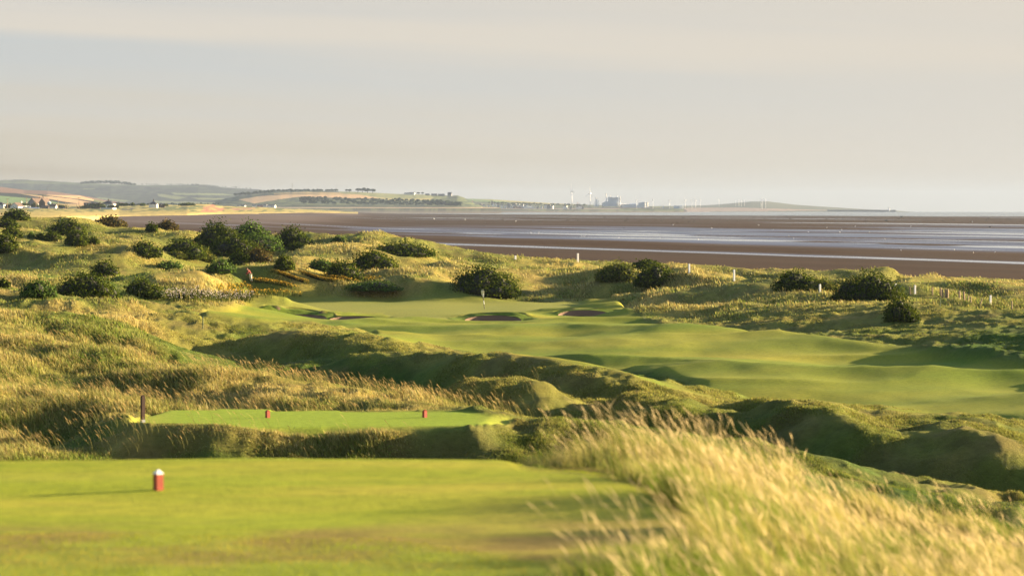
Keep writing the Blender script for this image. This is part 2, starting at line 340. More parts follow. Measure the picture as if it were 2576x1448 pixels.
YP = EY+F*(EYE-Z)/GD
# mown ground
TEE_A = [(-90,1100),(1240,1150),(1330,1182),(1480,1192),(1590,1220),(1680,1275),(1740,1350),(1680,1410),(1500,1440),(1000,1352),(-90,1335)]
TEE_B = [(320,1072),(345,1055),(425,1026),(1170,1034),(1300,1055),(1270,1078),(400,1081)]
FAIR = [(770,812),(905,832),(985,868),(1250,893),(1345,908),(1560,938),(1780,978),(1960,1012),(2140,1018),(2330,1040),(2700,1082),(2700,915),(2575,908),(2300,878),(2000,858),(1760,838),(1600,803),(1580,775),(1480,755),(650,752),(500,792),(640,812)]
GREEN = [(560,792),(650,755),(1460,760),(1500,772),(1340,785),(1180,795),(1000,806),(960,790),(830,788),(700,792)]
def feather(poly, d0, d1, it=9):
    m = inpoly(GU, YP, poly) & (GD > d0) & (GD < d1)
    f = m.astype(np.float32)
    for _ in range(it):
        f[1:-1] = (f[:-2]+f[1:-1]*2+f[2:])/4; f[:, 1:-1] = (f[:, :-2]+f[:, 1:-1]*2+f[:, 2:])/4
    return f
mA = feather(TEE_A, 20, 37.5, 26); mB = feather(TEE_B, 82.5, 93.5, 3); mF = feather(FAIR, 112, 322); mG = feather(GREEN, 262, 322, 3)
lawn = np.maximum(np.maximum(mA, mB), mF)
# undulation and dune relief
rough = 1-lawn
far = sst(230, 320, GD)*rough
rn = 1-np.abs(2*fbm(GX/24, GY/40, 11, 3)-1); rn2 = 1-np.abs(2*fbm(GX/8.5, GY/13, 21, 3)-1)
Z = Z+far*((rn-.80)*3.6+(rn2-.72)*1.2)*(1-sst(470, 560, GD)*.5)
mid = sst(55, 90, GD)*(1-sst(230, 320, GD))*rough
leftm = 1-sst(380, 900, GU)
Z = Z+mid*(.45+.55*leftm)*((fbm(GX/7, GY/9, 31, 3)-.5)*1.1*(1+.8*leftm)+(fbm(GX/2.6, GY/3.4, 33, 3)-.5)*.55)
Z = Z+mid*(1-leftm)*(1-np.abs(2*fbm(GX/10, GY/14, 35, 3)-1)-.6)*.5
Z = Z+mid*((1-np.abs(2*fbm(GX/1.7, GY/2.4, 36, 3)-1)-.7)*.34+(fbm(GX/.7, GY/1.0, 37, 2)-.5)*.20)*(1-sst(.0, .5, np.maximum(mB, mF)))
fw = mF*(1-mG)
ra, rb = (GX*.95-GY*.3), (GX*.32+GY*.95)
Z = Z+fw*((fbm(GX/17, GY/22, 41, 2)-.5)*.9+(1-np.abs(2*vn(rb/15+3, ra/26, 47)-1)-.5)*.95+(1-np.abs(2*vn(rb/7, ra/16, 49)-1)-.5)*.42+(fbm(GX/5, GY/12, 43, 2)-.5)*.3+(fbm(GX/2.4, GY/4, 44, 2)-.5)*.12)*sst(112, 130, GD)
Z = Z+mG*(fbm(GX/12, GY/26, 45, 2)-.5)*.35
frz = (GD < 32)*(1-sst(1350, 1600, GU)); Z = Z+(fbm(GX/.9, GY/1.1, 51, 2)-.5)*.10*rough*(1-sst(40, 70, GD))*(1-.75*frz)+(fbm(GX/5, GY/3, 53, 2)-.5)*.10*mA
# bring the dune crest to its height in front of the sea
TG = np.array([(-420,545),(0,545),(100,547),(180,545),(235,553),(262,568),(320,571),(380,574),(450,579),(520,584),(600,588),(700,590),(760,582),(840,590),(880,589),(930,582),(970,584),(1000,595),(1050,600),(1100,611),(1180,629),(1250,639),(1290,643),(1400,651),(1500,656),(1600,661),(1700,662),(1800,668),(1900,677),(2000,674),(2100,683),(2200,688),(2300,697),(2400,697),(2500,700),(2640,707),(3600,735)], float)
for _ in range(2):
    YPx = EY+F*(EYE-Z)/GD; fz = GD > 300
    yy = np.where(fz, YPx, 1e6); kmin = yy.argmin(0); ymin = yy.min(0); dmin_ = GD[kmin, np.arange(NC)]
    err = np.clip((ymin-np.interp(UU, TG[:, 0], TG[:, 1])), -60, 60)
    dz_ = np.convolve(np.pad(err*dmin_/F, 6, 'edge'), np.ones(13)/13, 'valid'); dm_ = np.convolve(np.pad(dmin_, 20, 'edge'), np.ones(41)/41, 'valid')
    bell = np.exp(-(np.log(GD/dm_[None, :])/.13)**2)
    Z = Z+dz_[None, :]*bell*(1-mG)*(1-mF)
# bunkers
for bu, bd, yf in ((750,272.5,803),(890,271,808),(1240,269,809),(1470,278,795)):
    zt = pz(yf, bd-1.9); bx = (bu-CU)*bd/F; g = np.exp(-((GX-bx)/5.0)**4-((GY-(bd-3.5))/6.0)**4)*(GY < bd+2.2); Z = Z*(1-g)+zt*g
BUNK = [(750,272.5,2.75,1.9),(890,271,2.5,1.9),(1240,269,2.7,1.7),(1470,278,2.6,1.7)]
bunk_mask = np.zeros(Z.shape); BREC = []
for bu, bd, rx, ry in BUNK:
    bx = (bu-CU)*bd/F
    e = np.hypot((GX-bx)/rx, (GY-bd)/ry)
    zc = Z[np.searchsorted(LD, math.log(bd-ry)), np.searchsorted(UU, bu)]
    depth = (1-sst(1.12, 1.42, e)); bunk_mask = np.maximum(bunk_mask, 1-sst(1.35, 1.5, e))
    BREC.append((bx, bd, rx, ry, zc-.62))
    Z = Z*(1-depth)+(zc-.95)*depth
YP = EY+F*(EYE-Z)/GD
# ---- colours of the ground cover
relh = np.clip((Z-Z0)/1.6, -.5, 1.5)
dry = fbm(GX/9, GY/14, 61, 4); dry2 = fbm(GX/2.1, GY/3.2, 63, 3)
STRAW = np.array((.38,.28,.075)); OLIVE = np.array((.11,.14,.02)); GRN = np.array((.05,.10,.014)); BRN = np.array((.17,.105,.05))
straw = np.clip(.15+.35*relh+2.6*(dry-.46)+1.3*(dry2-.5), 0, 1)
straw = np.clip(straw+.25*leftm*sst(85, 100, GD)*(1-sst(200, 260, GD))*(.3+1.4*fbm(GX/6, GY/7, 66, 2))+.22*sst(300, 360, GD)*sst(1500, 1900, GU), 0, 1)
hum = (1-leftm)*sst(60, 90, GD)*(1-sst(185, 220, GD)); hum = hum*(1-(1-sst(1040, 1180, GU))*(1-sst(101, 110, GD)))
hum = np.maximum(hum, sst(300, 470, GU)*sst(128, 142, GD)*(1-sst(232, 262, GD)))
straw = np.clip(straw+.35*(1-sst(1040, 1180, GU))*sst(91, 93, GD)*(1-sst(101, 110, GD)), 0, 1); straw = straw*(1-.6*hum)
fs = np.clip(sst(290, 340, GD)+sst(195, 225, GD)*sst(1500, 1700, GU), 0, 1); straw = straw*(1-.5*fs)+.30*fs
straw = np.clip(straw+.6*mid*0+.5*sst(20,24,GD)*(1-sst(40,50,GD))*rough, 0, 1)
def mixv(a, b, t): return a*(1-t[..., None])+b*t[..., None]
C = mixv(mixv(np.broadcast_to(GRN, Z.shape+(3,)), OLIVE, np.clip(dry*1.6-.3, 0, 1)), STRAW, straw*.8)
C = mixv(C, BRN, np.clip((fbm(GX/3, GY/4, 65, 3)-.6)*3, 0, .3)); C = C*(1+.9*(fbm(GX/.9, GY/1.6, 67, 3)-.5))[..., None]
fairc = mixv(np.broadcast_to(np.array((.115,.168,.011)), Z.shape+(3,)), np.array((.245,.235,.022)), np.clip(fbm(GX/14, GY/8, 71, 3)*1.8-.4, 0, 1))
teec = mixv(np.broadcast_to(np.array((.225,.265,.012)), Z.shape+(3,)), np.array((.34,.31,.03)), np.clip((fbm(GX/4, GY/1.2, 73, 4)-.42)*2.6, 0, .9))
edge = sst(1000, 1650, GU)*sst(23, 27, GD)*0+np.clip(sst(1230, 1330, YP)*sst(900, 1400, GU), 0, 1)*.7
teec = mixv(teec, np.array((.30,.20,.06)), edge*np.clip(fbm(GX/1.5, GY/1, 75, 3)*1.6-.3, 0, 1))
teebc = mixv(np.broadcast_to(np.array((.20,.28,.02)), Z.shape+(3,)), np.array((.36,.31,.06)), np.clip(1-sst(340, 470, GU)+sst(1180, 1260, GU), 0, 1)*.4)
grc = mixv(np.broadcast_to(np.array((.20,.205,.034)), Z.shape+(3,)), np.array((.155,.175,.03)), fbm(GX/7, GY/12, 77, 2))
frontm = (GD > 17)*(GD < 34)*(YP > 1320)*1.0; C = mixv(C, np.array((.20,.26,.018)), frontm*.8)
C = mixv(C, fairc, mF); C = mixv(C, grc, mG); C = mixv(C, teec, mA); C = mixv(C, teebc, mB)
# worn brown strip in front of the near tee, tee bank turf
worn = sst(1300, 1345, YP)*(1-sst(1400, 1440, YP))*(GD < 30)*(1-sst(1500, 1700, GU))
C = mixv(C, np.array((.20,.125,.045)), worn*np.clip(fbm(GX/1.2, GY/.8, 79, 3)*2.2-.75, 0, .7))
bank = (GD > 79)*(GD < 83.6)*sst(250, 330, GU)*(1-sst(1300, 1400, GU))
C = mixv(C, np.array((.16,.12,.035)), bank*np.clip(fbm(GX/2.5, GY/.8, 81, 3)*2-.6, 0, .9)*.8)
C = mixv(C, np.array((.16,.11,.07)), bunk_mask)
verts = np.stack([GX.ravel(), GY.ravel(), Z.ravel()], 1)
ground = link('ground', np_mesh('ground', verts, grid_quads(NR, NC), col=C.reshape(-1, 3), extra={'lawn': np.maximum(lawn, frz*.9).ravel()}), M['turf'])
tag(ground, kind='structure')
def hz(x, y):
    x = np.atleast_1d(np.asarray(x, float)); y = np.atleast_1d(np.asarray(y, float))
    u = CU+x*F/y; li = np.clip((np.log(y)-LD[0])/.0040, 0, NR-1.001); i0 = li.astype(int); fi = li-i0
    j = np.clip(np.searchsorted(UU, u)-1, 0, NC-2); fj = np.clip((u-UU[j])/(UU[j+1]-UU[j]), 0, 1)
    return (Z[i0, j]*(1-fj)+Z[i0, j+1]*fj)*(1-fi)+(Z[i0+1, j]*(1-fj)+Z[i0+1, j+1]*fj)*fi
def hit(u, y, dmin=22):
    """distance of the ground first seen at photo column u, row y"""
    j = int(np.searchsorted(UU, u)); i0 = int(np.searchsorted(LD, math.log(dmin)))
    k = np.nonzero(YP[i0:, j] <= y)[0]
    return float(np.exp(LD[i0+k[0]])) if len(k) else 420.0
def stand(u, y, dmin=22):
    d = hit(u, y, dmin); x = (u-CU)*d/F; return x, d, float(hz(x, d)[0])

# ------------------------------------------------------------------ grass blades
def blades(name, px, py, h, w, col, tipc, lean=(-.35, .05), label=None, bend=.5, droop=0.25):
    n_ = len(px); z = hz(px, py)-.02
    th = rng.uniform(0, math.pi, n_); la = rng.normal(lean[0], .28, n_); lb = rng.normal(lean[1], .22, n_)
    wx, wy = np.cos(th)*w*.5, np.sin(th)*w*.5
    b0 = np.stack([px, py, z], 1); W_ = np.stack([wx, wy, 0*wx], 1)
    tip = b0+np.stack([la*h, lb*h, h*(1-droop*np.abs(la))], 1)
    midp = b0+np.stack([la*h*.28, lb*h*.28, h*.58], 1)
    V = np.stack([b0-W_, b0+W_, midp-W_*.85, midp+W_*.85, tip], 1).reshape(-1, 3)
    k = np.arange(n_)[:, None]*5
    q = np.concatenate([k, k+1, k+3, k+2], 1); t_ = np.concatenate([k+2, k+3, k+4], 1)
    cc = np.stack([col, col, (col+tipc)/2, (col+tipc)/2, tipc], 1).reshape(-1, 3)
    o = link(name, np_mesh(name, V, q, t_, cc, smooth=False), M['blade']); tag(o, label, 'grass', kind='stuff'); return o

hor = np.minimum.accumulate(np.where(GD > 21, YP, 1e6), axis=0)
vis = (YP-38 < hor) & (GU > -50) & (GU < 2625)
dl = np.gradient(UU)
area = (GD*GD/F)*dl[None, :]*.0040*GD/GD           # cell area / GD  (d * du/F) * (d*dl)
area = GD*dl[None, :]/F*GD*.0040
dYP = np.clip(-np.gradient(YP, axis=0), 0, 12); scr = (dYP*dl[None, :]+area*F*F/GD**2.1*.010*3.0)
def scatter(weight, n_):
    p = weight.ravel()/weight.sum(); idx = rng.choice(len(p), n_, p=p)
    i, j = np.unravel_index(idx, Z.shape)
    ld = LD[i]+rng.uniform(-.5, .5, n_)*.0040; u = UU[j]+rng.uniform(-.5, .5, n_)*dl[j]
    d = np.exp(ld); return (u-CU)*d/F, d, i, j
GOLDEN = np.array((.58,.42,.12)); PALE = np.array((.64,.54,.28)); RED_ = np.array((.36,.20,.08))  # dry straw tones of the blades: golden, pale, reddish
def bcol(i, j, n_, px, py):
    s = np.clip(straw[i, j]*1.1+rng.normal(0, .22, n_), 0, 1)[:, None]
    g = GRN*1.25*(1-rng.random((n_, 1)))+OLIVE*1.2*rng.random((n_, 1))
    st_ = GOLDEN+(PALE-GOLDEN)*rng.random((n_, 1))
    st_ = np.where(rng.random((n_, 1)) < .12, RED_, st_)
    c = g*(1-s)+st_*s*.85; base = c*.55+g*.45
    v = rng.uniform(.55, 1.45, (n_, 1)); return base*v, c*v
soften = np.maximum(mB, mF).astype(float)
for _ in range(8):
    soften[1:-1] = (soften[:-2]+soften[1:-1]*2+soften[2:])/4; soften[:, 2:-2] = (soften[:, :-4]+soften[:, 2:-2]*2+soften[:, 4:])/4
BLK = (1-bunk_mask)*(1-lawn)*(lawn < .25)
bankm = np.clip(bank, 0, 1)
# 1 dunes and hummocks beyond the near tee
patch = np.clip((fbm(GX/3.2, GY/5.0, 401, 3)-.36)*4.5, 0, 1)
wgt = vis*BLK*scr*(.35+.65*patch)*(1+.5*(1-sst(120, 200, GD)))*(GD > 60)*(GD < 620)*(Z > .8)
hgt = np.where(GD > 255, .34, .27)*(.55+.5*np.clip(straw, 0, 1))
hgt = np.where((hum > .4), .05+.09*straw, hgt); hgt = np.where(bankm > .3, .12, hgt)
hgt = np.where((GD > 60) & (GD < 80) & (GU > 250), .30, hgt); clr = np.exp(-((GU-360)/70)**2)*(GD > 78)*(GD < 92); hgt = hgt*(1-.8*clr)
hgt = hgt*np.where((GD > 60) & (GD < 97), np.clip(1.05-soften*1.6, .12, 1), np.clip(1.1-soften*1.5, .3, 1))*(.45+.75*patch)
wgt = wgt*np.where(hum > .4, 1.7, 1.0)
n1 = 520000; px, py, ii, jj = scatter(wgt, n1)
cl_ = fbm(px/1.1, py/1.6, 91, 2)
h = hgt[ii, jj]*rng.uniform(.55, 1.35, n1)*(.40+1.2*cl_); w = np.maximum(.010, py/2845*rng.uniform(.45, 1.0, n1)*.85)
cb, ct = bcol(ii, jj, n1, px, py)
hm_ = (hum[ii, jj]*.45)[:, None]; gc = C[ii, jj]*rng.uniform(.8, 1.25, (n1, 1)); cb = cb*(1-hm_)+gc*hm_; ct = ct*(1-hm_)+gc*1.15*hm_
blades('dune_grass', px, py, h, w, cb, ct, label='rough golden and green marram grass covering the dunes and hummocks')
# 2 the tall grass on the foreground mound
near = (GD > 20.5)*(GD < 41)*(lawn < .3)*(GU > 900)*(vis | (GU > 1200))
tall = sst(1180, 1330, GU)
soft = mA.copy().astype(float)
for _ in range(14):
    soft[1:-1] = (soft[:-2]+soft[1:-1]*2+soft[2:])/4
    soft[:, 2:-2] = (soft[:, :-4]+soft[:, 2:-2]*2+soft[:, 4:])/4
soft = 1-sst(0, .45, soft)
mw = near*area*(.2+.8*soft)*np.clip((fbm(GX/.8, GY/1.0, 96, 2)-.30)*4, .12, 1)*(sst(1235, 1330, GU)*np.where(YP > 1340, sst(1330, 1650, GU), 1)+.0)
n2 = 175000; px, py, ii, jj = scatter(mw, n2)
cl_ = fbm(px/.55, py/.6, 95, 3)
h = (.06+.66*cl_**1.2)*rng.uniform(.45, 1.3, n2)*(.12+.88*soft[ii, jj])*(.22+.78*sst(1240, 1520, GU[ii, jj]))*(1-.22*sst(1750, 2200, GU[ii, jj]))
s = np.clip(.34+2.4*(fbm(px/1.0, py/1.5, 97, 3)-.45)+rng.normal(0, .28, n2), 0, 1)[:, None]*(.35+.65*soft[ii, jj])[:, None]
g = np.array((.13,.20,.022)); c = (g*(1-s)+(GOLDEN*1.0+(np.array((.66,.54,.28))-GOLDEN)*rng.random((n2, 1)))*s)*rng.uniform(.75, 1.25, (n2, 1))
blades('foreground_grass', px, py, h, np.full(n2, .006)*rng.uniform(.6, 1.5, n2), c*.25+g*.75, c, lean=(-.45, .0), label='tall straw coloured grass blown leftwards on the near mound')
# 3 short worn turf in front of the near tee
bw = (GD > 17)*(GD < 40)*(lawn < .5)*(mw <= 0)*area*vis
n3 = 60000; px, py, ii, jj = scatter(bw+1e-12*vis, n3)
s = np.clip(.22+2.0*(fbm(px/.8, py/.6, 98, 3)-.48)+rng.normal(0, .2, n3), 0, 1)[:, None]
c = (np.array((.24,.32,.015))*(1-s)+np.array((.40,.30,.06))*s)*rng.uniform(.7, 1.3, (n3, 1))
hh = np.where(hz(px, py) > 9.5, .035, .25)
blades('short_turf', px, py, hh*rng.uniform(.5, 1.3, n3), np.full(n3, .008), c*.8, c, lean=(-.2, 0), label='short worn turf along the near edge of the closest tee')
# 4 flowering stems: thin stalk and a feathery head
def stems(name, px, py, h, headl, headw, stalkw, col, lean, label):
    n_ = len(px); z = hz(px, py); la = rng.normal(lean, .16, n_); lb = rng.normal(0, .12, n_)
    b0 = np.stack([px, py, z], 1); V = []; 
    ts = np.array([0, .5, 1]); pts = []
    for t in (0, .5, .82, 1.0):
        pts.append(b0+np.stack([la*h*t*t, lb*h*t*t, h*t], 1))
    dirn = pts[3]-pts[2]; dirn /= np.linalg.norm(dirn, axis=1)[:, None]
    th = rng.uniform(0, math.pi, n_); Wd = np.stack([np.cos(th), np.sin(th), 0*th], 1)
    sw = stalkw; hw = headw*rng.uniform(.6, 1.2, (n_, 1)); hl = headl*rng.uniform(.7, 1.3, (n_, 1))
    droopv = np.stack([np.sign(la)*.15, 0*la, -.05+0*la], 1)
    rings = [(pts[0], sw), (pts[1], sw), (pts[2], sw*.8), (pts[3], hw*.35), (pts[3]+(dirn+droopv*.5)*hl*.35, hw), (pts[3]+(dirn+droopv)*hl*.75, hw*.6), (pts[3]+(dirn+droopv*1.3)*hl, hw*.08)]
    A = []
    for p_, w_ in rings: A += [p_-Wd*w_*.5, p_+Wd*w_*.5]
    V = np.stack(A, 1).reshape(-1, 3); m_ = len(A); k = np.arange(n_)[:, None]*m_
    q = np.concatenate([np.concatenate([k+2*r, k+2*r+1, k+2*r+3, k+2*r+2], 1) for r in range(len(rings)-1)], 0)
    sc_ = np.array((.20,.19,.06)); hc = col*rng.uniform(.8, 1.2, (n_, 1))
    cc = np.stack([np.broadcast_to(sc_, hc.shape)]*6+[hc]*(m_-6), 1).reshape(-1, 3)
    o = link(name, np_mesh(name, V, q, None, cc, smooth=False), M['blade']); tag(o, label, 'grass', kind='stuff')
n4 = 8500; px, py, ii, jj = scatter(mw*sst(1330, 1560, GU), n4)
stems('seed_heads', px, py, (.22+.62*rng.random(n4)**1.5)*(1-.3*sst(1750, 2200, GU[ii, jj])), .12, .013, .0035, np.array((.64,.50,.26)), -.30, 'pale feathery seed heads standing above the near mound grass')
tw = vis*BLK*area/GD**1.2*(GD > 62)*(GD < 125)*(1-sst(1100, 1500, GU))*(straw > .3)
n5 = 3000; px, py, ii, jj = scatter(tw, n5)
stems('dune_seed_heads', px, py, rng.uniform(.30, .58, n5), .13, .024, .012, np.array((.42,.30,.12)), -.4, 'bent pale seed heads on the dunes beside the farther tee')
print('terrain ok', NR, NC, flush=True)
# 5 close mown turf: low blades that catch the low sun
lw = vis*(lawn > .5)*area/GD**1.5
for nm, m_, cnt, hh, ww, cA, cB, lab in (
    ('tee_turf', mA, 170000, .018, .007, (.22,.245,.014), (.35,.29,.025), 'close mown bright green turf of the nearest tee'),
    ('far_tee_turf', mB, 40000, .022, .018, (.22,.25,.02), (.34,.28,.03), 'close mown turf of the farther tee'),
    ('fairway_turf', mF, 110000, .022, .05, (.12,.165,.010), (.23,.215,.02), 'mown fairway and green turf')):
    px, py, ii, jj = scatter(lw*(m_ > .5), cnt)
    t_ = np.clip((C[ii, jj, 0]-.2)*6, 0, 1)[:, None]*.6+rng.random((cnt, 1))*.4
    c = (np.array(cA)*(1-t_)+np.array(cB)*t_)*rng.uniform(.8, 1.2, (cnt, 1))
    blades(nm, px, py, hh*rng.uniform(.6, 1.3, cnt), np.maximum(ww*.5, py/2845*.5)*rng.uniform(.6, 1.2, cnt), c*.9, c, lean=(-.2, 0), label=lab)

# ------------------------------------------------------------------ the shore at low tide, the sea
def curv(x, y): return (x*x+y*y)/R2
def strip(name, u0, u1, du, d0, d1, dld, fz):
    U = np.arange(u0, u1+du, du, float); L = np.arange(math.log(d0), math.log(d1), dld)
    g_u, g_l = np.meshgrid(U, L); D = np.exp(g_l); Xs = (g_u-CU)*D/F
    return g_u, D, Xs, fz(g_u, D, Xs)
BU, BD, BX, BZ = strip('shore', -900, 3800, 9, 400, 9000, .0042, lambda u, d, x: 0*d)
Q = .92*BX+.39*BD; T = -.39*BX+.92*BD
Qw = Q*(1+.13*(fbm(T/420, Q/260, 201, 3)-.5)+.012*(fbm(T/60, Q/40, 202, 2)-.5))
prof = np.array([(0,.1),(306,.12),(345,.15),(371,.22),(377,.88),(382,.88),(392,.25),(438,.15),(456,.3),(488,.62),(508,.68),(512,1),(520,1),(535,.55),(586,.6),(600,1),(606,1),(616,.62),(678,.68),(773,.66),(869,.66),(976,.64),(1184,.60),(1391,.46),(1739,.2),(2060,.18),(3200,.2),(9000,.3)])
wet = np.interp(Qw, prof[:, 0], prof[:, 1])
fadeT = 1-sst(1250, 2300, T)*(1-sst(1300, 1900, Q))
wet = np.where(Qw < 400, wet*(1-sst(900, 1500, T)*.9)+.1*sst(900, 1500, T), .15+(wet-.15)*fadeT)
wet = wet-np.clip((fbm(T/330, Q/46, 203, 3)-.52)*4.2, 0, 1)*.55*(Qw > 400)*(Qw < 1100)
wet = wet*(1-.85*sst(.50, .60, fbm(T/140, Q/70, 219, 3))*(wet > .8)*(Q > 400))
wet = np.where((wet < .8) & (Q > 480), wet*(.75+.5*fbm(T/200, Q/30, 221, 3)), wet)
st = fbm(T/420, Q/15, 205, 3); blue = sst(.35, .6, wet)
wet = np.maximum(wet, sst(.66, .70, st)*blue)
wet = np.maximum(wet, sst(.63, .67, fbm(T/150+9, Q/11, 223, 3))*blue*.95*sst(1500, 900, T) if 0 else sst(.64, .69, fbm(T/150+9, Q/11, 223, 3))*blue*.95)
wet = np.maximum(wet, sst(.70, .74, fbm(T/900, Q/60, 207, 3))*(Q > 700)*(BD < 4200)*.95)
shore_up = 5.2*sst(1100, 2700, BD)*(1-sst(560, 1050, BU))
shore_up = np.where(BD > 3600, 5.2*(1-sst(760, 1000, BU)), shore_up)
SEA_D = np.interp(BU, [-900, 600, 850, 1100, 1500, 1900, 2300, 3800], [9000, 8200, 6900, 5900, 5000, 4500, 4150, 3900])*(1+.05*(fbm(BU/260, BU*0+3, 209, 3)-.5))
BZ = shore_up+.10+(fbm(T/260, Q/22, 211, 3)-.5)*.22-np.clip((BD-SEA_D)/900, -.25, 3)*.9-wet*.10
BZ = BZ-curv(BX, BD)
peb = sst(.5, 3.5, shore_up)
c0 = np.array((.062,.038,.023)); c_sky = np.array((.062,.070,.120)); c2 = np.array((.15,.115,.10))  # wet tone: blue sky reflection put into the sand colour
BC = mixv(np.broadcast_to(c0, BZ.shape+(3,)), c_sky, sst(.25, .6, wet)); BC = BC*(1+.5*(fbm(T/120, Q/12, 213, 3)-.5))[..., None]
BC = mixv(BC, c2*1.0, peb*.85)
BC = mixv(BC, np.array((.035,.03,.028)), sst(.60, .68, fbm(T/90, Q/14, 215, 4))*sst(1250, 1500, Q)*.8)
m, t, b = principled('wet_sand')
a = N(t, 'ShaderNodeAttribute', attribute_name='Col'); w_ = N(t, 'ShaderNodeAttribute', attribute_name='wet'); t.links.new(a.outputs['Color'], b.inputs['Base Color'])
rr = ramp(t, [(0, (.95,)*3), (.3, (.85,)*3), (.45, (.62,)*3), (.68, (.46,)*3), (.9, (.10,)*3), (1, (.06,)*3)], w_.outputs['Fac']); t.links.new(rr.outputs[0], b.inputs['Roughness'])
sp = ramp(t, [(0, (.02,)*3), (.3, (.06,)*3), (.6, (.32,)*3), (1, (.6,)*3)], w_.outputs['Fac']); t.links.new(sp.outputs[0], b.inputs['Specular IOR Level'])
nr_, nc_ = BZ.shape
shore = link('beach', np_mesh('beach', np.stack([BX.ravel(), BD.ravel(), BZ.ravel()], 1), grid_quads(nr_, nc_), col=BC.reshape(-1, 3), extra={'wet': wet.ravel()}), m)
tag(shore, kind='structure')
su, sd_, sx, sz = strip('sea', -900, 3800, 30, 3300, 30000, .02, lambda u, d, x: -curv(x, d))
m, t, b = principled('sea_water'); b.inputs['Base Color'].default_value = (.05,.075,.085,1); b.inputs['Roughness'].default_value = .16
n = N(t, 'ShaderNodeTexNoise'); n.inputs['Scale'].default_value = .01; gm = N(t, 'ShaderNodeNewGeometry'); mp = N(t, 'ShaderNodeMapping'); mp.inputs['Scale'].default_value = (.3, 1.2, 1)
t.links.new(gm.outputs['Position'], mp.inputs[0]); t.links.new(mp.outputs[0], n.inputs['Vector']); t.links.new(ramp(t, [(.35, (.1,)*3), (.65, (.28,)*3)], n.outputs[0]).outputs[0], b.inputs['Roughness'])
nr_, nc_ = sz.shape
sea = link('sea', np_mesh('sea', np.stack([sx.ravel(), sd_.ravel(), sz.ravel()], 1), grid_quads(nr_, nc_)), m); tag(sea, kind='structure')

# ------------------------------------------------------------------ far land: each hill a slope between a foot line and a crest line
def hill(name, crest, foot, dF, dB, colf, ac=(.22,.175,.145), rows=60, du=3.0, p=.8, amp=0.0, label=None, thick=1500):
    cu_ = np.array(crest, float); fo = np.array(foot, float); U = np.arange(cu_[0, 0], cu_[-1, 0]+du, du)
    yc = np.interp(U, cu_[:, 0], cu_[:, 1]); yf = np.maximum(np.interp(U, fo[:, 0], fo[:, 1]), yc+.2)
    yc = yc+amp*(fbm(U/14, U*0+len(name)*7.3, 17, 3)-.5)
    v = np.linspace(0, 1, rows)[:, None]; df = np.interp(U, [x[0] for x in dF], [x[1] for x in dF]) if isinstance(dF, list) else dF
    db = np.interp(U, [x[0] for x in dB], [x[1] for x in dB]) if isinstance(dB, list) else dB
    y = yf+(yc-yf)*v**p; d = df+(db-df)*v; u = np.broadcast_to(U, y.shape)
    x = (u-CU)*d/F; z = pz(y, d)
    c = colf(u, y, d)
    # back slope and apron under the foot
    xb = (U-CU)*(db+thick)/F; ap = df*.955
    X_ = np.concatenate([((U-CU)*ap/F)[None]+0*U, x, xb[None]+0*U]); Y_ = np.concatenate([0*U[None]+ap, d+0*y, 0*U[None]+db+thick]); Z_ = np.concatenate([(-(ap*ap)/R2-1.0+0*U)[None], z, z[-1:]-60])
    c = np.concatenate([np.broadcast_to(np.array(ac), c[:1].shape), c, c[-1:]])
    o = link(name, np_mesh(name, np.stack([X_.ravel(), Y_.ravel(), Z_.ravel()], 1), grid_quads(rows+2, len(U)), col=c.reshape(-1, 3)), M['land'])
    tag(o, label, kind='structure'); return o
def paint(c, u, y, poly, colr, v=.0):
    m_ = inpoly(u, y, poly); k = 1+v*(fbm(u/6, y/1.2, 301, 2)-.5)*2
    c[m_] = np.array(colr)*k[m_][:, None]; return c
WD = (.014,.023,.021); FG = (.075,.095,.04); ST = (.50,.33,.17); BF = (.17,.11,.085); LG = (.15,.17,.07)
def woods(u, y, d, base=WD, alt=(.034,.048,.030), sc=1.0):
    nse = fbm(u/16*sc, y/3.0*sc, 311, 4); return mixv(np.broadcast_to(np.array(base), u.shape+(3,)), np.array(alt), sst(.42, .62, nse)).copy()
def c_far(u, y, d):
    c = woods(u, y, d)
    for P_, k in (([(-90,452),(0,453),(200,459),(350,462),(350,466),(0,461),(-90,460)], FG), ([(60,455),(350,465),(500,468),(500,471),(200,466)], (.055,.075,.035)), ([(395,487),(470,496),(445,502),(400,494)], LG), ([(390,505),(470,507),(560,510),(560,513),(380,511)], LG), ([(430,485),(560,487),(590,491),(440,490)], (.16,.19,.08)),
                  ([(480,497),(600,500),(640,503),(500,502)], LG), ([(250,496),(330,505),(310,508),(240,499)], LG), ([(210,474),(240,474),(240,476),(210,476)], LG)): paint(c, u, y, P_, k)
    return c
hill('far_hills', [(-120,452),(0,453),(60,452),(130,456),(200,460),(350,466),(420,466),(500,465),(560,471),(600,474),(700,480),(800,487)], [(-120,526),(800,524)], 9800, 13500, c_far, amp=2.0)
def c_l(u, y, d):
    c = np.broadcast_to(np.array((.12,.13,.06)), u.shape+(3,)).copy()
    for P_, k in (([(-99,460),(0,469),(60,476),(130,480),(225,494),(270,503),(330,512),(420,519),(330,520),(232,500),(180,492),(100,489),(40,487),(-99,484)], BF), ([(38,487),(100,492),(180,507),(250,519),(200,519),(150,508),(60,492)], ST), ([(104,490),(200,492),(236,502),(228,516),(190,510),(120,495)], ST),
                  ([(-99,483),(0,487),(60,494),(110,503),(160,511),(-99,512)], (.14,.22,.09)), ([(-99,512),(60,513),(160,513),(260,519),(-99,519)], (.42,.30,.12)), ([(95,488.5),(150,495),(230,505),(260,512),(250,513),(180,500),(95,491)], WD), ([(-99,481),(40,486),(100,496),(160,507),(200,513),(160,512),(100,501),(-99,484)], WD)): paint(c, u, y, P_, k, .1)
    return c
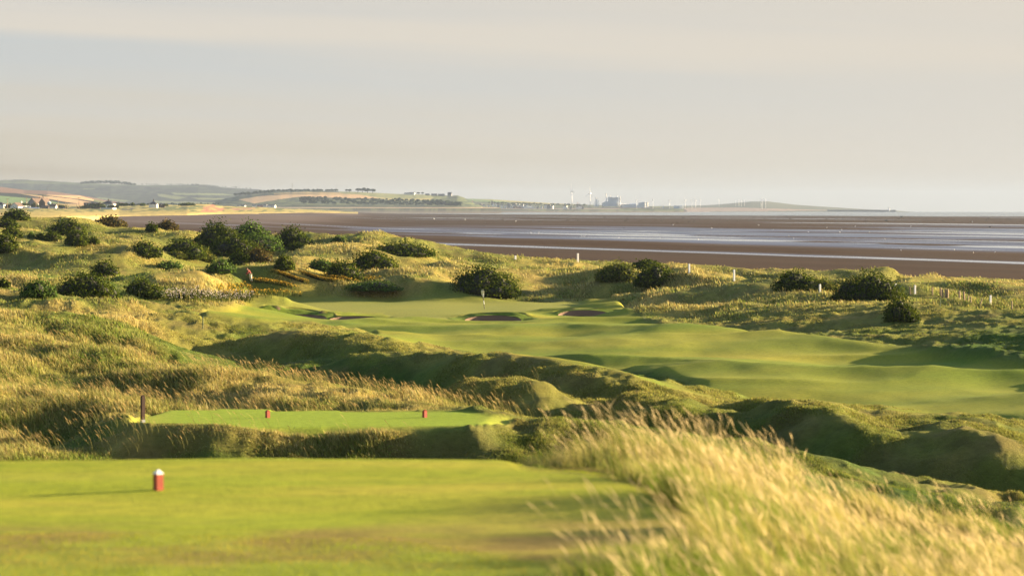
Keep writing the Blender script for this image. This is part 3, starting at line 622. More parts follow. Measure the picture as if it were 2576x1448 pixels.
hill('farmland', [(-120,466),(0,470),(60,478),(120,480),(220,494),(260,503),(330,513),(420,520)], [(-120,524),(420,523)], 4600, 6800, c_l, rows=120, du=1.5)
def c_h(u, y, d):
    c = woods(u, y, d, (.04,.06,.035), (.10,.12,.05), 1.2)
    for P_, k in (([(600,502),(630,497),(655,493),(760,487),(850,486),(925,489),(975,499),(900,499),(830,497),(760,494),(690,503),(640,512)], ST), ([(690,486),(760,483),(850,484),(905,490),(750,490),(690,489)], (.36,.26,.12)), ([(850,482),(960,484),(1060,489),(1120,492),(1100,499),(1000,501),(930,494),(900,489),(860,487)], (.22,.23,.10)), ([(930,494),(1000,500),(1090,498),(1080,503),(990,506)], (.33,.29,.12)),
                  ([(620,515),(700,519),(640,521)], (.2,.16,.09)), ([(640,505),(700,503),(640,510)], ST), ([(590,516),(1210,518.5),(1240,524),(590,524)], (.12,.13,.07)), ([(1085,494),(1120,491),(1125,497),(1100,503)], LG), ([(560,521),(1260,521.5),(1260,524),(560,524)], (.36,.27,.18))): paint(c, u, y, P_, k, .12)
    return c
hill('headland', [(540,506),(600,492),(640,487),(700,481),(760,480),(830,481),(900,483),(960,486),(1000,488),(1060,489),(1110,492),(1130,492),(1150,492),(1165,496),(1180,504),(1192,511),(1215,519),(1260,523)], [(540,525),(1260,525)], 7000, 8800, c_h, rows=90, du=2, p=.9, amp=1.0)
def c_m(u, y, d):
    c = woods(u, y, d, (.06,.075,.045), (.13,.15,.07), 1.2)
    for P_, k in (([(1100,499),(1190,500),(1300,504),(1300,507),(1240,509),(1190,506)], (.14,.21,.08)), ([(1190,501),(1300,505),(1400,511),(1480,516),(1400,514),(1300,509)], (.30,.27,.10)), ([(1100,523.5),(1560,524),(1560,527),(1100,526)], (.24,.20,.17))): paint(c, u, y, P_, k, .1)
    return c
hill('coast_hills', [(1100,500),(1180,500),(1230,501),(1290,505),(1350,509),(1400,512),(1480,515),(1560,517),(1640,519),(1720,521)], [(1100,528),(1720,529)], 9000, 10800, c_m, rows=60, du=2)
def c_r(u, y, d):
    c = np.broadcast_to(np.array((.10,.11,.07)), u.shape+(3,)).copy()
    paint(c, u, y, [(1700,523),(1850,522),(1960,525),(2100,529),(1700,533)], (.30,.22,.17), .15); return c
hill('sea_hill', [(1600,519),(1700,518),(1760,517),(1800,515),(1850,510.5),(1890,507),(1930,506.5),(1960,510),(2000,515),(2050,518.5),(2120,523),(2180,526.5),(2240,529),(2275,531.5),(2300,533)], [(1600,531.5),(2300,534)], 12200, 14200, c_r, rows=40, du=2, p=.7)
def c_q(u, y, d): return np.broadcast_to(np.array((.085,.08,.085)), u.shape+(3,)).copy()
hill('quay_bank', [(1380,523.5),(1440,521.5),(1540,521),(1640,522.5),(1700,525),(1722,526),(1726,529)], [(1380,528.5),(1726,529.2)], 9600, 9680, c_q, rows=8, du=3, p=.5, thick=200)
def c_s(u, y, d): return np.broadcast_to(np.array((.16,.13,.12)), u.shape+(3,)).copy()
0 and hill('far_sands', [(830,524.8),(1200,525),(1400,527.5),(1600,528),(1900,529.5),(2050,531.5)], [(830,533.2),(1300,532.3),(1700,533),(2050,534)], 7500, 8900, c_s, rows=10, du=6, thick=50)
# village plain and the grassy spit running out from it
pcr = [(-300,519),(0,519),(200,519),(300,518),(375,515.5),(430,515),(455,516),(480,513.5),(500,513),(535,514),(560,518),(600,519.5),(640,520.5),(700,523),(760,526),(850,530.5),(900,533)]
pft = [(-300,549),(60,549),(140,547),(215,545),(300,542.5),(380,541.5),(471,540),(560,537),(700,535),(850,533.5),(900,534)]
def c_p(u, y, d):
    n_ = fbm(u/14, y/2.2, 321, 4)
    c = mixv(np.broadcast_to(np.array((.36,.30,.10)), u.shape+(3,)), np.array((.12,.14,.05)), sst(.48, .62, n_))
    c = mixv(c, np.array((.40,.31,.11)), sst(531, 535, y)*.7)
    c = mixv(c, np.array((.09,.10,.045)), (1-sst(522, 528, y))*(u < 300)*sst(.35, .5, n_)*.9)
    for P_, k in (([(500,517),(535,514),(548,520),(575,526),(548,533),(505,533),(512,524)], (.33,.16,.10)), ([(575,524),(640,522),(650,527),(590,529)], (.34,.2,.12)), ([(300,527),(330,522),(340,525),(315,530)], (.10,.10,.09)), ([(400,520),(520,517),(500,526),(420,530)], (.13,.15,.06))):
        m_ = inpoly(u, y, P_) & (n_ > .40); c[m_] = np.array(k)
    return c
hill('village_plain', pcr, pft, [(-300,700),(60,760),(140,1250),(215,1950),(300,2500),(471,2800),(560,3300),(700,3800),(900,5000)], [(-300,3500),(200,3500),(300,3600),(471,3700),(560,4200),(700,4700),(900,5300)], c_p, rows=80, du=2, p=.75, amp=.8, thick=600)

# ------------------------------------------------------------------ mesh builder for small things
class MB:
    def __init__(s): s.v = []; s.f = []
    def box(s, x0, x1, y0, y1, z0, z1):
        k = len(s.v); s.v += [(x, y, z) for z in (z0, z1) for x, y in ((x0,y0),(x1,y0),(x1,y1),(x0,y1))]
        s.f += [tuple(k+i for i in q) for q in ((0,3,2,1),(4,5,6,7),(0,1,5,4),(1,2,6,5),(2,3,7,6),(3,0,4,7))]; return s
    def cyl(s, p0, p1, r0, r1, n=10, cap=True):
        p0, p1 = Vector(p0), Vector(p1); a = (p1-p0).normalized(); q = a.to_track_quat('Z', 'Y'); k = len(s.v)
        for p, r in ((p0, r0), (p1, r1)):
            for i in range(n):
                w = q @ Vector((math.cos(2*math.pi*i/n)*r, math.sin(2*math.pi*i/n)*r, 0)); s.v.append(tuple(p+w))
        for i in range(n): j = (i+1) % n; s.f.append((k+i, k+j, k+n+j, k+n+i))
        if cap: s.f += [tuple(k+i for i in range(n))[::-1], tuple(k+n+i for i in range(n))]
        return s
    def lathe(s, prof_, n=12, c=(0,0)):
        k = len(s.v)
        for r, z in prof_:
            for i in range(n): s.v.append((c[0]+r*math.cos(2*math.pi*i/n), c[1]+r*math.sin(2*math.pi*i/n), z))
        for a_ in range(len(prof_)-1):
            for i in range(n): j = (i+1) % n; s.f.append((k+a_*n+i, k+a_*n+j, k+(a_+1)*n+j, k+(a_+1)*n+i))
        s.f += [tuple(k+i for i in range(n))[::-1], tuple(k+(len(prof_)-1)*n+i for i in range(n))]; return s
    def poly(s, pts, faces):
        k = len(s.v); s.v += [tuple(p) for p in pts]; s.f += [tuple(k+i for i in f) for f in faces]; return s
    def build(s, name, m_, parent=None, loc=None, smooth=False):
        me = bpy.data.meshes.new(name); me.from_pydata(s.v, [], s.f); me.update()
        if smooth:
            for p in me.polygons: p.use_smooth = True
        return link(name, me, m_, parent, loc)
def copy_tree(o, parent=None):
    c = o.copy(); COL.objects.link(c)
    if parent: c.parent = parent
    for ch in list(o.children): copy_tree(ch, c)
    return c
def at(u, y, d, dz=0): p = PT(u, y, d); p.z += dz; return p
UNIT = 1/F

# tee markers: square posts with a pyramid top, turned 45 degrees
def marker(u, y, d, label, h, w, capped, group):
    x, yy = (u-CU)*d/F, d; z = float(hz(x, yy)[0])
    e = empty('tee_marker', (x, yy, z-.01), math.radians(38)); tag(e, label, 'tee marker', group)
    s_ = w/2; b_ = s_*.92
    MB().box(-s_, s_, -s_, s_, 0, h*.78).build('post', M['red'], e)
    t = MB(); k = s_*1.04; zt = h*.78
    t.poly([(-k,-k,zt),(k,-k,zt),(k,k,zt),(-k,k,zt),(-k,-k,zt+h*.03),(k,-k,zt+h*.03),(k,k,zt+h*.03),(-k,k,zt+h*.03),(0,0,h)], [(3,2,1,0),(0,1,5,4),(1,2,6,5),(2,3,7,6),(3,0,4,7),(4,5,8),(5,6,8),(6,7,8),(7,4,8)])
    t.build('cap', M['white'] if capped else M['red'], e)
    return e
d_ = hit(398, 1232, 24); sc = d_/F
marker(398, 1232, d_, 'red tee marker with white pointed cap on the nearest tee', 55*sc, 19*sc, True, 'tee markers')
for u, lab in ((673, 'plain red tee marker on the farther tee, nearer the tall brown post'), (1068, 'plain red tee marker at the right end of the farther tee')):
    d_ = 88.5; sc = d_/F; marker(u, 1047, d_, lab, 21*sc, 9.0*sc, False, 'tee markers')
d_ = 86.5; x = (359-CU)*d_/F; z = float(hz(x, d_)[0]); sc = d_/F
e = empty('hole_post', (x, d_, z), math.radians(35)); tag(e, 'tall dark brown wooden post at the left end of the farther tee', 'post')
MB().box(-4.4*sc, 4.4*sc, -4.4*sc, 4.4*sc, 8*sc, 66*sc).poly([(-4.4*sc,-4.4*sc,66*sc),(4.4*sc,-4.4*sc,66*sc),(4.4*sc,4.4*sc,66*sc),(-4.4*sc,4.4*sc,66*sc),(0,0,71*sc)], [(0,1,4),(1,2,4),(2,3,4),(3,0,4)]).build('shaft', M['redwood'], e)
MB().box(-4.6*sc, 4.6*sc, -4.6*sc, 4.6*sc, -.1, 8*sc).build('foot', M['greymetal'], e)
# flag
x, d_ = (1218-CU)*300/F, 300.0; z = float(hz(x, d_)[0]); hh = pz(727, 300)-z
e = empty('flagstick', (x, d_, z)); e.rotation_euler = (0, math.radians(-4.5), 0); tag(e, 'black and white flagstick with a limp pale yellow flag on the green', 'flag')
for k, (a0, a1) in enumerate(((0, .24), (.24, .42), (.42, .62), (.62, .78), (.78, 1))):
    MB().cyl((0,0,hh*a0), (0,0,hh*a1), .035, .035, 8).build('pole', M['black'] if k % 2 == 0 else M['white'], e)
fl = [];fr = []
for i in range(9):
    t = i/8; w0 = .05+.13*math.sin(math.pi*min(1, t*1.1))**.8*(1 if t < .9 else .6); fl.append((-.03-w0*.9, .05*math.sin(i*1.7), hh*(1-.40*t))); fl.append((.04, .07*math.cos(i), hh*(1-.36*t))); fl.append((.06+w0*.35, -.06*math.sin(i*2.1), hh*(.99-.36*t)))
MB().poly(fl, [f for i in range(8) for f in ((3*i, 3*i+1, 3*i+4, 3*i+3), (3*i+1, 3*i+2, 3*i+5, 3*i+4))]).build('flag', M['flag'], e, smooth=True)
# thin green posts
for u, y0, y1, lab, gr in ((510, 795, 828, 'thin dark green post standing in rough left of the green', 0), (2364, 747, 772, 'thin dark green post on the slope beside the wooden stakes', 0)):
    x, d_, z = stand(u, y1, 120); sc = d_/F
    e = empty('marker_post', (x, d_, z-.05)); tag(e, lab, 'post', 'thin green marker posts'); hh = (y1-y0)*sc
    MB().cyl((0,0,0), (0,0,hh*.94), 1.15*sc, 1.05*sc, 8).build('shaft', M['dkgreen'], e); MB().lathe([(1.3*sc, hh*.94), (1.3*sc, hh*.97), (.5*sc, hh)], 8).build('cap', M['dkgreen'], e)
# white boundary posts
wp = [(1296,653,646,'short white post, half hidden on the dune crest'),(1453,660,639,'white post on the dune crest against the dark sand'),(1733,694,673,'white post in straw grass right of the two round bushes'),(1846,707,681,'white post left of the wide bush on the dune'),(2062,736,719,'white post between the wide bush and the largest dark bush'),
      (2252,738,719,'white post in front of the right edge of the largest dark bush'),(2301,740,721,'white post just right of the largest dark bush'),(2491,767,748,'white post farthest right, beyond the stakes')]
proto = None
for u, yb, yt, lab in wp:
    x, d_, z = stand(u, yb, 210); sc = d_/F; hh = (yb-yt)*sc*.9+.2
    if proto is None:
        proto = empty('boundary_post'); MB().box(-.5,.5,-.5,.5,0,.96).build('shaft', M['white'], proto)
        MB().poly([(-.53,-.53,.955),(.53,-.53,.955),(.53,.53,.955),(-.53,.53,.955),(-.45,-.45,1),(.45,-.45,1),(.45,.45,1),(-.45,.45,1)], [(3,2,1,0),(4,5,6,7),(0,1,5,4),(1,2,6,5),(2,3,7,6),(3,0,4,7)]).build('cap', M['white'], proto); e = proto
    else: e = copy_tree(proto)
    e.location = (x, d_, z-.2); e.rotation_euler = (0,0,.45); e.scale = (3.9*sc, 3.9*sc, hh+.2); tag(e, lab, 'post', 'white boundary posts')
stk = [(2366,748,734,'leftmost of the clustered weathered stakes'),(2371,749,735,'second of the clustered weathered stakes'),(2378,749,734,'third of the clustered weathered stakes'),(2383,749,734,'rightmost of the clustered weathered stakes'),(2413,755,741,'left stake of the stout wooden pair'),(2425,757,742,'right stake of the stout wooden pair'),
       (2434,762,755,'short grey stake right of the stout pair'),(2442,764,755,'short pale stake right of the stout pair'),(2462,770,760,'short dark leaning stake left of the last white post'),(2345,745,732,'thin stake left of the clustered stakes'),(2289,742,730,'thin stake left of a white post, in straw grass'),(2545,778,766,'thin stake at the far right edge of the dune')]
proto = None
for k, (u, yb, yt, lab) in enumerate(stk):
    x, d_, z = stand(u, yb, 205); sc = d_/F; hh = (yb-yt)*sc+.3; r_ = (2.6 if k < 6 else 1.8)*sc
    m_ = MB(); m_.lathe([(1, 0), (1, .5), (.94, .96), (.7, 1)], 9); e = m_.build('wooden_stake', M['wood']); e.location = (x, d_, z-.25); e.scale = (r_, r_, hh+.25)
    e.rotation_euler = (random.uniform(-.05,.05), random.uniform(-.06,.06)+(.25 if 'leaning' in lab else 0), 0); tag(e, 'weathered round wood, '+lab, 'stake', 'wooden stakes')

# bunkers: raked sand bowls
bl = ['leftmost shaded bunker in the front bank of the green','shaded bunker right of the leftmost one, below the green','bunker in the mound below the flagstick, sunlit at its left end','rightmost bunker, with a sunlit left end']
ms, t, b = principled('bunker_sand'); gm = N(t, 'ShaderNodeTexCoord'); wv = N(t, 'ShaderNodeTexWave', wave_type='BANDS', bands_direction='Z'); wv.inputs['Scale'].default_value = 5.2; wv.inputs['Distortion'].default_value = 1.6
t.links.new(gm.outputs['Object'], wv.inputs[0]); t.links.new(ramp(t, [(.2, (.21,.13,.085)), (.7, (.36,.235,.15))], wv.outputs[0]).outputs[0], b.inputs['Base Color']); b.inputs['Roughness'].default_value = .95
bp2 = N(t, 'ShaderNodeBump'); bp2.inputs['Distance'].default_value = .05; t.links.new(wv.outputs[0], bp2.inputs['Height']); t.links.new(bp2.outputs[0], b.inputs['Normal'])
for (bx, bd, rx, ry, zc), lab in zip(BREC, bl):
    V = []; na, nb = 64, 16; k_ = BREC.index((bx, bd, rx, ry, zc)); lipb = (.36, .38, .44, .46)[k_]
    def lip(a_, e_):
        zf = zc+.62; sb_ = max(0, math.sin(a_)); out = float(hz(bx+rx*1.7*math.cos(a_), bd+ry*1.7*math.sin(a_))[0])
        top = zf+lipb*sb_**.8-.02*(1-sb_)+.05*math.cos(a_)*0; t_ = max(0, min(1, (e_-1.0)/.62)); return top*(1-t_*t_*(3-2*t_))+(out-.06*(t_ > .99))*t_*t_*(3-2*t_)+.05*math.sin(a_*5+bx)*(e_ > 1.05)*(1-t_)
    for jr in range(nb+1):
        rr_ = jr/nb
        for ia in range(na):
            a_ = 2*math.pi*ia/na; xx, yy = rx*rr_*math.cos(a_), ry*rr_*math.sin(a_)
            fl_ = .02+.22*rr_**3; t_ = max(0, (rr_-.80)/.20); V.append((xx, yy, fl_*(1-t_)+(lip(a_, 1)-zc-.03)*t_))
    Fq = [(jr*na+ia, jr*na+(ia+1) % na, (jr+1)*na+(ia+1) % na, (jr+1)*na+ia) for jr in range(nb) for ia in range(na)]
    e = empty('bunker', (bx, bd, zc)); tag(e, lab, 'bunker', 'bunkers guarding the green')
    MB().poly(V, Fq).build('sand', ms, e, None, True)
    V = []; nb = 10
    for jr in range(nb+1):
        e_ = 1.0+.66*jr/nb
        for ia in range(na):
            a_ = 2*math.pi*ia/na; V.append((rx*e_*math.cos(a_), ry*e_*math.sin(a_), lip(a_, e_)-zc))
    cc = np.array((.12,.17,.02))*np.random.default_rng(k_).uniform(.75, 1.2, (len(V), 1)); Fq = np.array([(jr*na+ia, jr*na+(ia+1) % na, (jr+1)*na+(ia+1) % na, (jr+1)*na+ia) for jr in range(nb) for ia in range(na)])
    link('turf_lip', np_mesh('turf_lip', np.array(V), Fq, None, cc, extra={'lawn': np.ones(len(V))*.8}), M['turf'], e)
for k, (i_, off, lab) in enumerate(((1, -1.2, 'pale rake lying in the second bunker from the left'), (2, -2.3, 'pale rake lying at the sunlit end of the bunker below the flagstick'))):
    bx, bd, rx, ry, zc = BREC[i_]; e = empty('rake', (bx+off, bd+ry*.55, zc+.3), 0); tag(e, lab, 'rake', 'bunker rakes')
    e.rotation_euler = (math.radians(18), math.radians(14), math.radians(-15)); MB().cyl((-.7,0,0), (.7,0,0), .03, .03, 6).build('handle', M['flag'], e); h_ = MB().box(.68,.76,-.25,.25,-.05,.02)
    for q_ in range(8): h_.box(.70, .73, -.24+q_*.066, -.22+q_*.066, -.13, -.04)
    h_.build('head', M['flag'], e)

# ------------------------------------------------------------------ bushes
LDK = (np.array((.022,.040,.007)), np.array((.085,.105,.014)))
LYE = (np.array((.060,.085,.016)), np.array((.15,.15,.03)))  # lighter, yellower leaves: warm sunlight put into the leaf colour
LBR = (np.array((.055,.055,.016)), np.array((.13,.09,.03)))
LGR = (np.array((.045,.085,.018)), np.array((.10,.15,.03)))
def bush(u, yb, w, h, pal, label, dmin=150, name='bush', dfix=None, sink=.12, leafk=1.0, group='bushes among the dunes'):
    if dfix is None: w, h = w*1.02, h*1.06
    d = dfix or hit(u, yb, dmin); x = (u-CU)*d/F; z = float(hz(x, d)[0]) if dfix is None else pz(yb, dfix)
    Wm, Hm = w*d/F, h*d/F*1.02; r_ = np.random.default_rng(int(u*13+yb*7) % 99991)
    Dm = min(Wm*.85, 9)
    e = empty(name, (x, d, z)); tag(e, label, 'bush', group)
    nl = max(6, int(5+w/10)); lobes = []
    for k in range(nl):
        t = (k+.5)/nl*2-1; tx = t*.62+r_.uniform(-.12, .12); hh = Hm*(1-(.55 if tx > 0 else .35)*abs(tx)**1.3*1.5)*r_.uniform(.70, 1.0)
        rx = Wm*r_.uniform(.17, .27)*(1+2.2/nl); lobes.append((tx*Wm*.5, r_.uniform(-.3, .3)*Dm, hh*.36, rx, rx*r_.uniform(.7, 1.0), hh*.62)); lobes.append((tx*Wm*.55+r_.uniform(-.08,.08)*Wm, r_.uniform(-.35, .1)*Dm, hh*.12, rx*.85, rx*.8, hh*.34))
    lobes.append((0, 0, Hm*.40, Wm*.30, Dm*.34, Hm*.56))
    L = np.array(lobes)
    n_ = int((w*h/6.3*6.0+900)*leafk); li = r_.integers(0, len(L), n_); P_ = L[li]
    dirs = r_.normal(size=(n_, 3)); dirs /= np.linalg.norm(dirs, axis=1)[:, None]
    rad = np.where(r_.random(n_) < .8, r_.uniform(.70, 1.05, n_), r_.uniform(1.0, 1.35, n_))
    pert = 1+.42*(fbm(dirs[:, 0]*4+li*3.1, dirs[:, 2]*4+dirs[:, 1]*3, 401, 3)-.5)*2
    c = P_[:, :3]+dirs*P_[:, 3:]*(rad*pert)[:, None]
    ok = (c[:, 2] > -Hm*.12) & (c[:, 2] < Hm*1.12) & (np.abs(c[:, 0]) < Wm*.56); c = c[ok]; dirs = dirs[ok]; li = li[ok]; n_ = len(c)
    s_ = d/2845*r_.uniform(.8, 1.9, n_)
    nrm = dirs*.9+r_.normal(size=(n_, 3))*.55; nrm /= np.linalg.norm(nrm, axis=1)[:, None]
    up = r_.normal(size=(n_, 3)); a_ = np.cross(nrm, up); a_ /= np.linalg.norm(a_, axis=1)[:, None]; b_ = np.cross(nrm, a_)
    a_ *= s_[:, None]*.62; b_ *= s_[:, None]*.5
    V = np.stack([c-a_-b_*.3, c-b_, c+a_-b_*.2, c+a_*.4+b_, c-a_*.5+b_*.9], 1).reshape(-1, 3); k = np.arange(n_)[:, None]*5
    q = np.concatenate([k, k+1, k+2, k+3], 1); t_ = np.concatenate([k, k+3, k+4], 1)
    mm = np.clip(fbm(c[:, 0]*1.3+li*5, c[:, 2]*1.6, 403, 2)*1.6-.3+r_.normal(0, .25, n_), 0, 1)[:, None]
    cc = (pal[0]*(1-mm)+pal[1]*mm)*r_.uniform(.75, 1.3, (n_, 1)); cc = np.repeat(cc, 5, 0)
    V[:, 2] = np.maximum(V[:, 2], -.6)
    link('foliage', np_mesh('foliage', V, q, t_, cc, smooth=False), M['leaf'], e)
    # dark core along the lobes blocks see-through and stands for the shaded inside
    m_ = MB()
    for lx, ly, lz, ax, ay, az in lobes:
        pr = []
        for i in range(7):
            a1 = math.pi*(i/6-.5); pr.append((max(.01, math.cos(a1)), math.sin(a1)))
        k0 = len(m_.v); m_.lathe(pr, 9)
        for i in range(k0, len(m_.v)):
            vx, vy, vz = m_.v[i]; f_ = .58+r_.uniform(-.08, .08); m_.v[i] = (lx+vx*ax*f_, ly+vy*ay*f_, max(-.4, lz+vz*az*f_))
    m_.build('dark_core', M['twig'], e)
    return e
BS = [(41,555,67,29,'D','round dark bush below the white houses',480),(20,573,55,22,'D','low dark bush at the left edge under the round bush',400),(172,592,92,42,'D','wide dark bush left of the golden dune shoulder',340),
 (276,570,76,28,'B','wedge shaped bush against the sand, left of the crest',440),(30,598,50,26,'D','ragged bush at the left edge, second from the skyline',330),(14,630,58,46,'D','tall dark bush cut by the left edge of the view',290),
 (78,602,18,13,'G','tiny green bush between left edge bushes',300),(102,604,24,14,'D','small dark bush touching a rounder one, far left',300),(131,608,42,26,'D','rounder bush beside a small dark bush, far left',300),
 (192,618,58,40,'D','upright dark bush below the wide dark bush, left',290),(234,616,32,18,'D','flat dark bush right of the upright bush',290),(363,645,84,40,'D','rounded dark bush standing alone in the shaded hollow',260),
 (381,583,30,24,'D','small dark bush at the left end of the crest hedge',400),(421,579,52,25,'B','brownish domed bush on the crest hedge',400),(456,577,26,16,'D','low dark bush between two brownish bushes on the crest',400),(480,580,34,24,'B','brownish bush right of the low one on the crest',400),
 (512,570,36,19,'D','dark bush at the top left of the big thicket',400),(548,615,96,62,'D','tallest bush of the big thicket, left part',330),(632,602,88,46,'G','bright green bush in the upper right of the big thicket',330),(590,642,122,55,'D','broad dark bush at the foot of the big thicket',290),
 (650,628,116,46,'G','leafy bush forming the right flank of the big thicket',290),(505,614,38,20,'D','small bush at the left shoulder of the big thicket',320),(462,650,108,48,'D','domed bush left of the big thicket',250),(512,657,62,32,'Y','yellow green bush leaning on the domed bush',250),(445,652,50,16,'Y','low yellow lit scrub below the domed bush',245),
 (264,697,70,44,'D','compact dark bush above the largest left bush',225),(217,750,147,70,'D','largest dark spreading bush at left centre',190),(97,743,84,44,'G','rounded bush left of the largest dark spreading bush',190),(360,746,96,46,'D','spreading bush right of the largest left bush, white flowers below',190),(10,725,30,24,'D','bush cut by the left edge, lower one',190),
 (601,667,52,37,'D','dark bush below the thicket, left of the brown domed one',270),(651,659,64,40,'B','brown domed bush below the big thicket',270),(555,690,72,32,'G','pale green scrub on the hillock below the thicket',245),(425,678,72,20,'G','grassy scrub on the hillock left of the pale scrub',240),
 (736,620,90,50,'D','dark tree like bush right of the big thicket',290),(750,576,60,18,'D','flat dark bush peeping over the crest',380),(853,590,40,19,'G','small green bush on the crest left of the dune peak',380),(715,683,48,36,'D','small pointed dark bush alone in the hollow',260),
 (808,683,62,30,'G','green bush left of its dark neighbour behind the green',265),(862,702,94,48,'D','dark rounded bush behind the orange flowers',265),(1010,642,165,36,'D','long flat bush along the dune ridge',340),(938,678,118,52,'D','dark bush sliding down from the long flat bush',300),(943,730,130,24,'G','low reddish scrub above the green',250),
 (1222,742,172,80,'D','big dark bush behind the flagstick',300),(1552,705,98,50,'Y','yellow lit bush, left of the pair right of centre',270),(1650,716,104,56,'D','round dark bush, right of the pair right of centre',270),(1628,674,76,22,'D','flat dark bush on top of the pair right of centre',300),
 (2000,730,116,52,'D','wide bush on the right dune behind a white post',230),(2070,734,74,34,'Y','yellow lit bush between the wide bush and the darkest one',230),(2187,752,166,72,'D','largest and darkest bush on the right dune',225),(2108,759,40,22,'D','small dark bush at the lower left of the darkest one',215),(2265,808,86,64,'D','single dark bush on the slope below the stakes',180)]
PALS = dict(D=LDK, Y=LYE, B=LBR, G=LGR)
for u, yb, w, h, pk, lab, dm in BS: bush(u, yb, w, h, PALS[pk], lab, dm)

# ------------------------------------------------------------------ flowers and weeds: uncountable
def flowers(name, poly, n_, hgt_, colr, size, label, dmin=230):
    us = rng.uniform(min(p[0] for p in poly), max(p[0] for p in poly), n_*3); ys = rng.uniform(min(p[1] for p in poly), max(p[1] for p in poly), n_*3)
    m_ = inpoly(us, ys, poly); us, ys = us[m_][:n_], ys[m_][:n_]; j = np.searchsorted(UU, us); i0 = np.searchsorted(LD, math.log(dmin))
    d = np.array([np.exp(LD[i0+(np.nonzero(YP[i0:, jj] <= y)[0][:1].tolist() or [100])[0]]) for jj, y in zip(j, ys)])
    x = (us-CU)*d/F; h = hgt_*rng.uniform(.6, 1.2, len(x)); w = size*rng.uniform(.6, 1.3, len(x))*d/2845
    z = hz(x, d); V = []; c0 = np.stack([x, d, z+h], 1); n_ = len(x)
    st0 = np.stack([x, d, z], 1); A = [st0-[.02, 0, 0], st0+[.02, 0, 0], c0+[.015, 0, 0], c0-[.015, 0, 0]]
    rv = rng.normal(size=(n_, 3)); rv /= np.linalg.norm(rv, axis=1)[:, None]; r2 = np.cross(rv, rng.normal(size=(n_, 3))); r2 /= np.linalg.norm(r2, axis=1)[:, None]
    A += [c0+rv*w[:, None], c0+r2*w[:, None], c0-rv*w[:, None], c0-r2*w[:, None]]
    V = np.stack(A, 1).reshape(-1, 3); k = np.arange(n_)[:, None]*8; q = np.concatenate([np.concatenate([k, k+1, k+2, k+3], 1), np.concatenate([k+4, k+5, k+6, k+7], 1)])
    g_ = np.broadcast_to(np.array((.08,.10,.02)), (n_, 3)); cl = np.array(colr)*rng.uniform(.7, 1.2, (n_, 1)); cc = np.stack([g_]*4+[cl]*4, 1).reshape(-1, 3)
    o = link(name, np_mesh(name, V, q, None, cc, smooth=False), M['blade']); tag(o, label, 'flowers', kind='stuff')
flowers('orange_flowers', [(680,714),(720,708),(800,703),(900,702),(960,706),(900,712),(800,716),(700,722)], 1500, .42, (.62,.42,.06), .55, 'strip of orange flowers in the hollow behind the green')
flowers('yellow_flowers', [(540,728),(620,722),(720,728),(760,748),(640,752),(560,750)], 700, .5, (.60,.38,.05), .6, 'sprinkled yellow flowers near the walker', 200)
flowers('white_flowers', [(410,742),(470,740),(640,752),(630,764),(440,762),(340,752),(330,744)], 900, .6, (.60,.52,.50), .55, 'dull white flower heads below the spreading bush', 180)

# ------------------------------------------------------------------ the walker
def skin_body(name, verts, edges, rad, m_, parent, sub=2):
    me = bpy.data.meshes.new(name); me.from_pydata(verts, edges, []); o = link(name, me, m_, parent)
    md = o.modifiers.new('skin', 'SKIN'); me.skin_vertices.new() if not me.skin_vertices else None
    for i, r_ in enumerate(rad): me.skin_vertices[0].data[i].radius = (r_, r_) if isinstance(r_, (int, float)) else r_
    me.skin_vertices[0].data[0].use_root = True
    md.use_smooth_shade = True; o.modifiers.new('sub', 'SUBSURF').levels = sub; o.modifiers['sub'].render_levels = sub; return o
x, d_, z = stand(630, 730, 240); e = empty('person', (x, d_, z)); e.rotation_euler = (0, 0, math.radians(8)); tag(e, 'person in red brown jacket and cream trousers bending forward in long grass', 'person')
# stooping towards the left of the view, seen from behind and the side
J = dict(pel=(0,0,.86), ch=(-.16,.02,1.16), sh=(-.26,.02,1.32), nk=(-.33,.02,1.40), hd=(-.40,.02,1.46), ht=(-.44,.02,1.56), hl=(.02,-.10,.82), hr=(.02,.12,.82), kl=(.06,-.13,.47), kr=(-.06,.14,.47), al=(.20,-.13,.09), ar=(.06,.15,.09), fl=(.10,-.14,.04), fr=(-.06,.16,.04),
         sl=(-.26,-.18,1.30), sr=(-.26,.20,1.30), el=(-.34,-.24,1.04), er=(-.38,.24,1.06), wl=(-.46,-.20,.84), wr=(-.50,.20,.88), gl=(-.50,-.19,.76), gr=(-.54,.19,.80))
nm_ = list(J); ed_ = [('pel','ch'),('ch','sh'),('sh','nk'),('nk','hd'),('hd','ht'),('pel','hl'),('pel','hr'),('hl','kl'),('hr','kr'),('kl','al'),('kr','ar'),('al','fl'),('ar','fr'),('sh','sl'),('sh','sr'),('sl','el'),('sr','er'),('el','wl'),('er','wr'),('wl','gl'),('wr','gr')]
rd = dict(pel=.13, ch=.13, sh=.10, nk=.05, hd=.095, ht=.07, hl=.09, hr=.09, kl=.06, kr=.06, al=.04, ar=.04, fl=.04, fr=.04, sl=.06, sr=.06, el=.045, er=.045, wl=.03, wr=.03, gl=.035, gr=.035)
skin_body('body', [J[k] for k in nm_], [(nm_.index(a), nm_.index(b)) for a, b in ed_], [rd[k]*.95 for k in nm_], M['skin'], e)
def sub_body(name, keys, edges, m_, k=1.22, extra=0): skin_body(name, [J[q] for q in keys], [(keys.index(a), keys.index(b)) for a, b in edges], [rd[q]*k+extra for q in keys], m_, e)
sub_body('jacket', ['ch','pel','sh','sl','sr','el','er','wl','wr'], [('pel','ch'),('ch','sh'),('sh','sl'),('sh','sr'),('sl','el'),('sr','er'),('el','wl'),('er','wr')], M['jacket'], 1.2, .01)
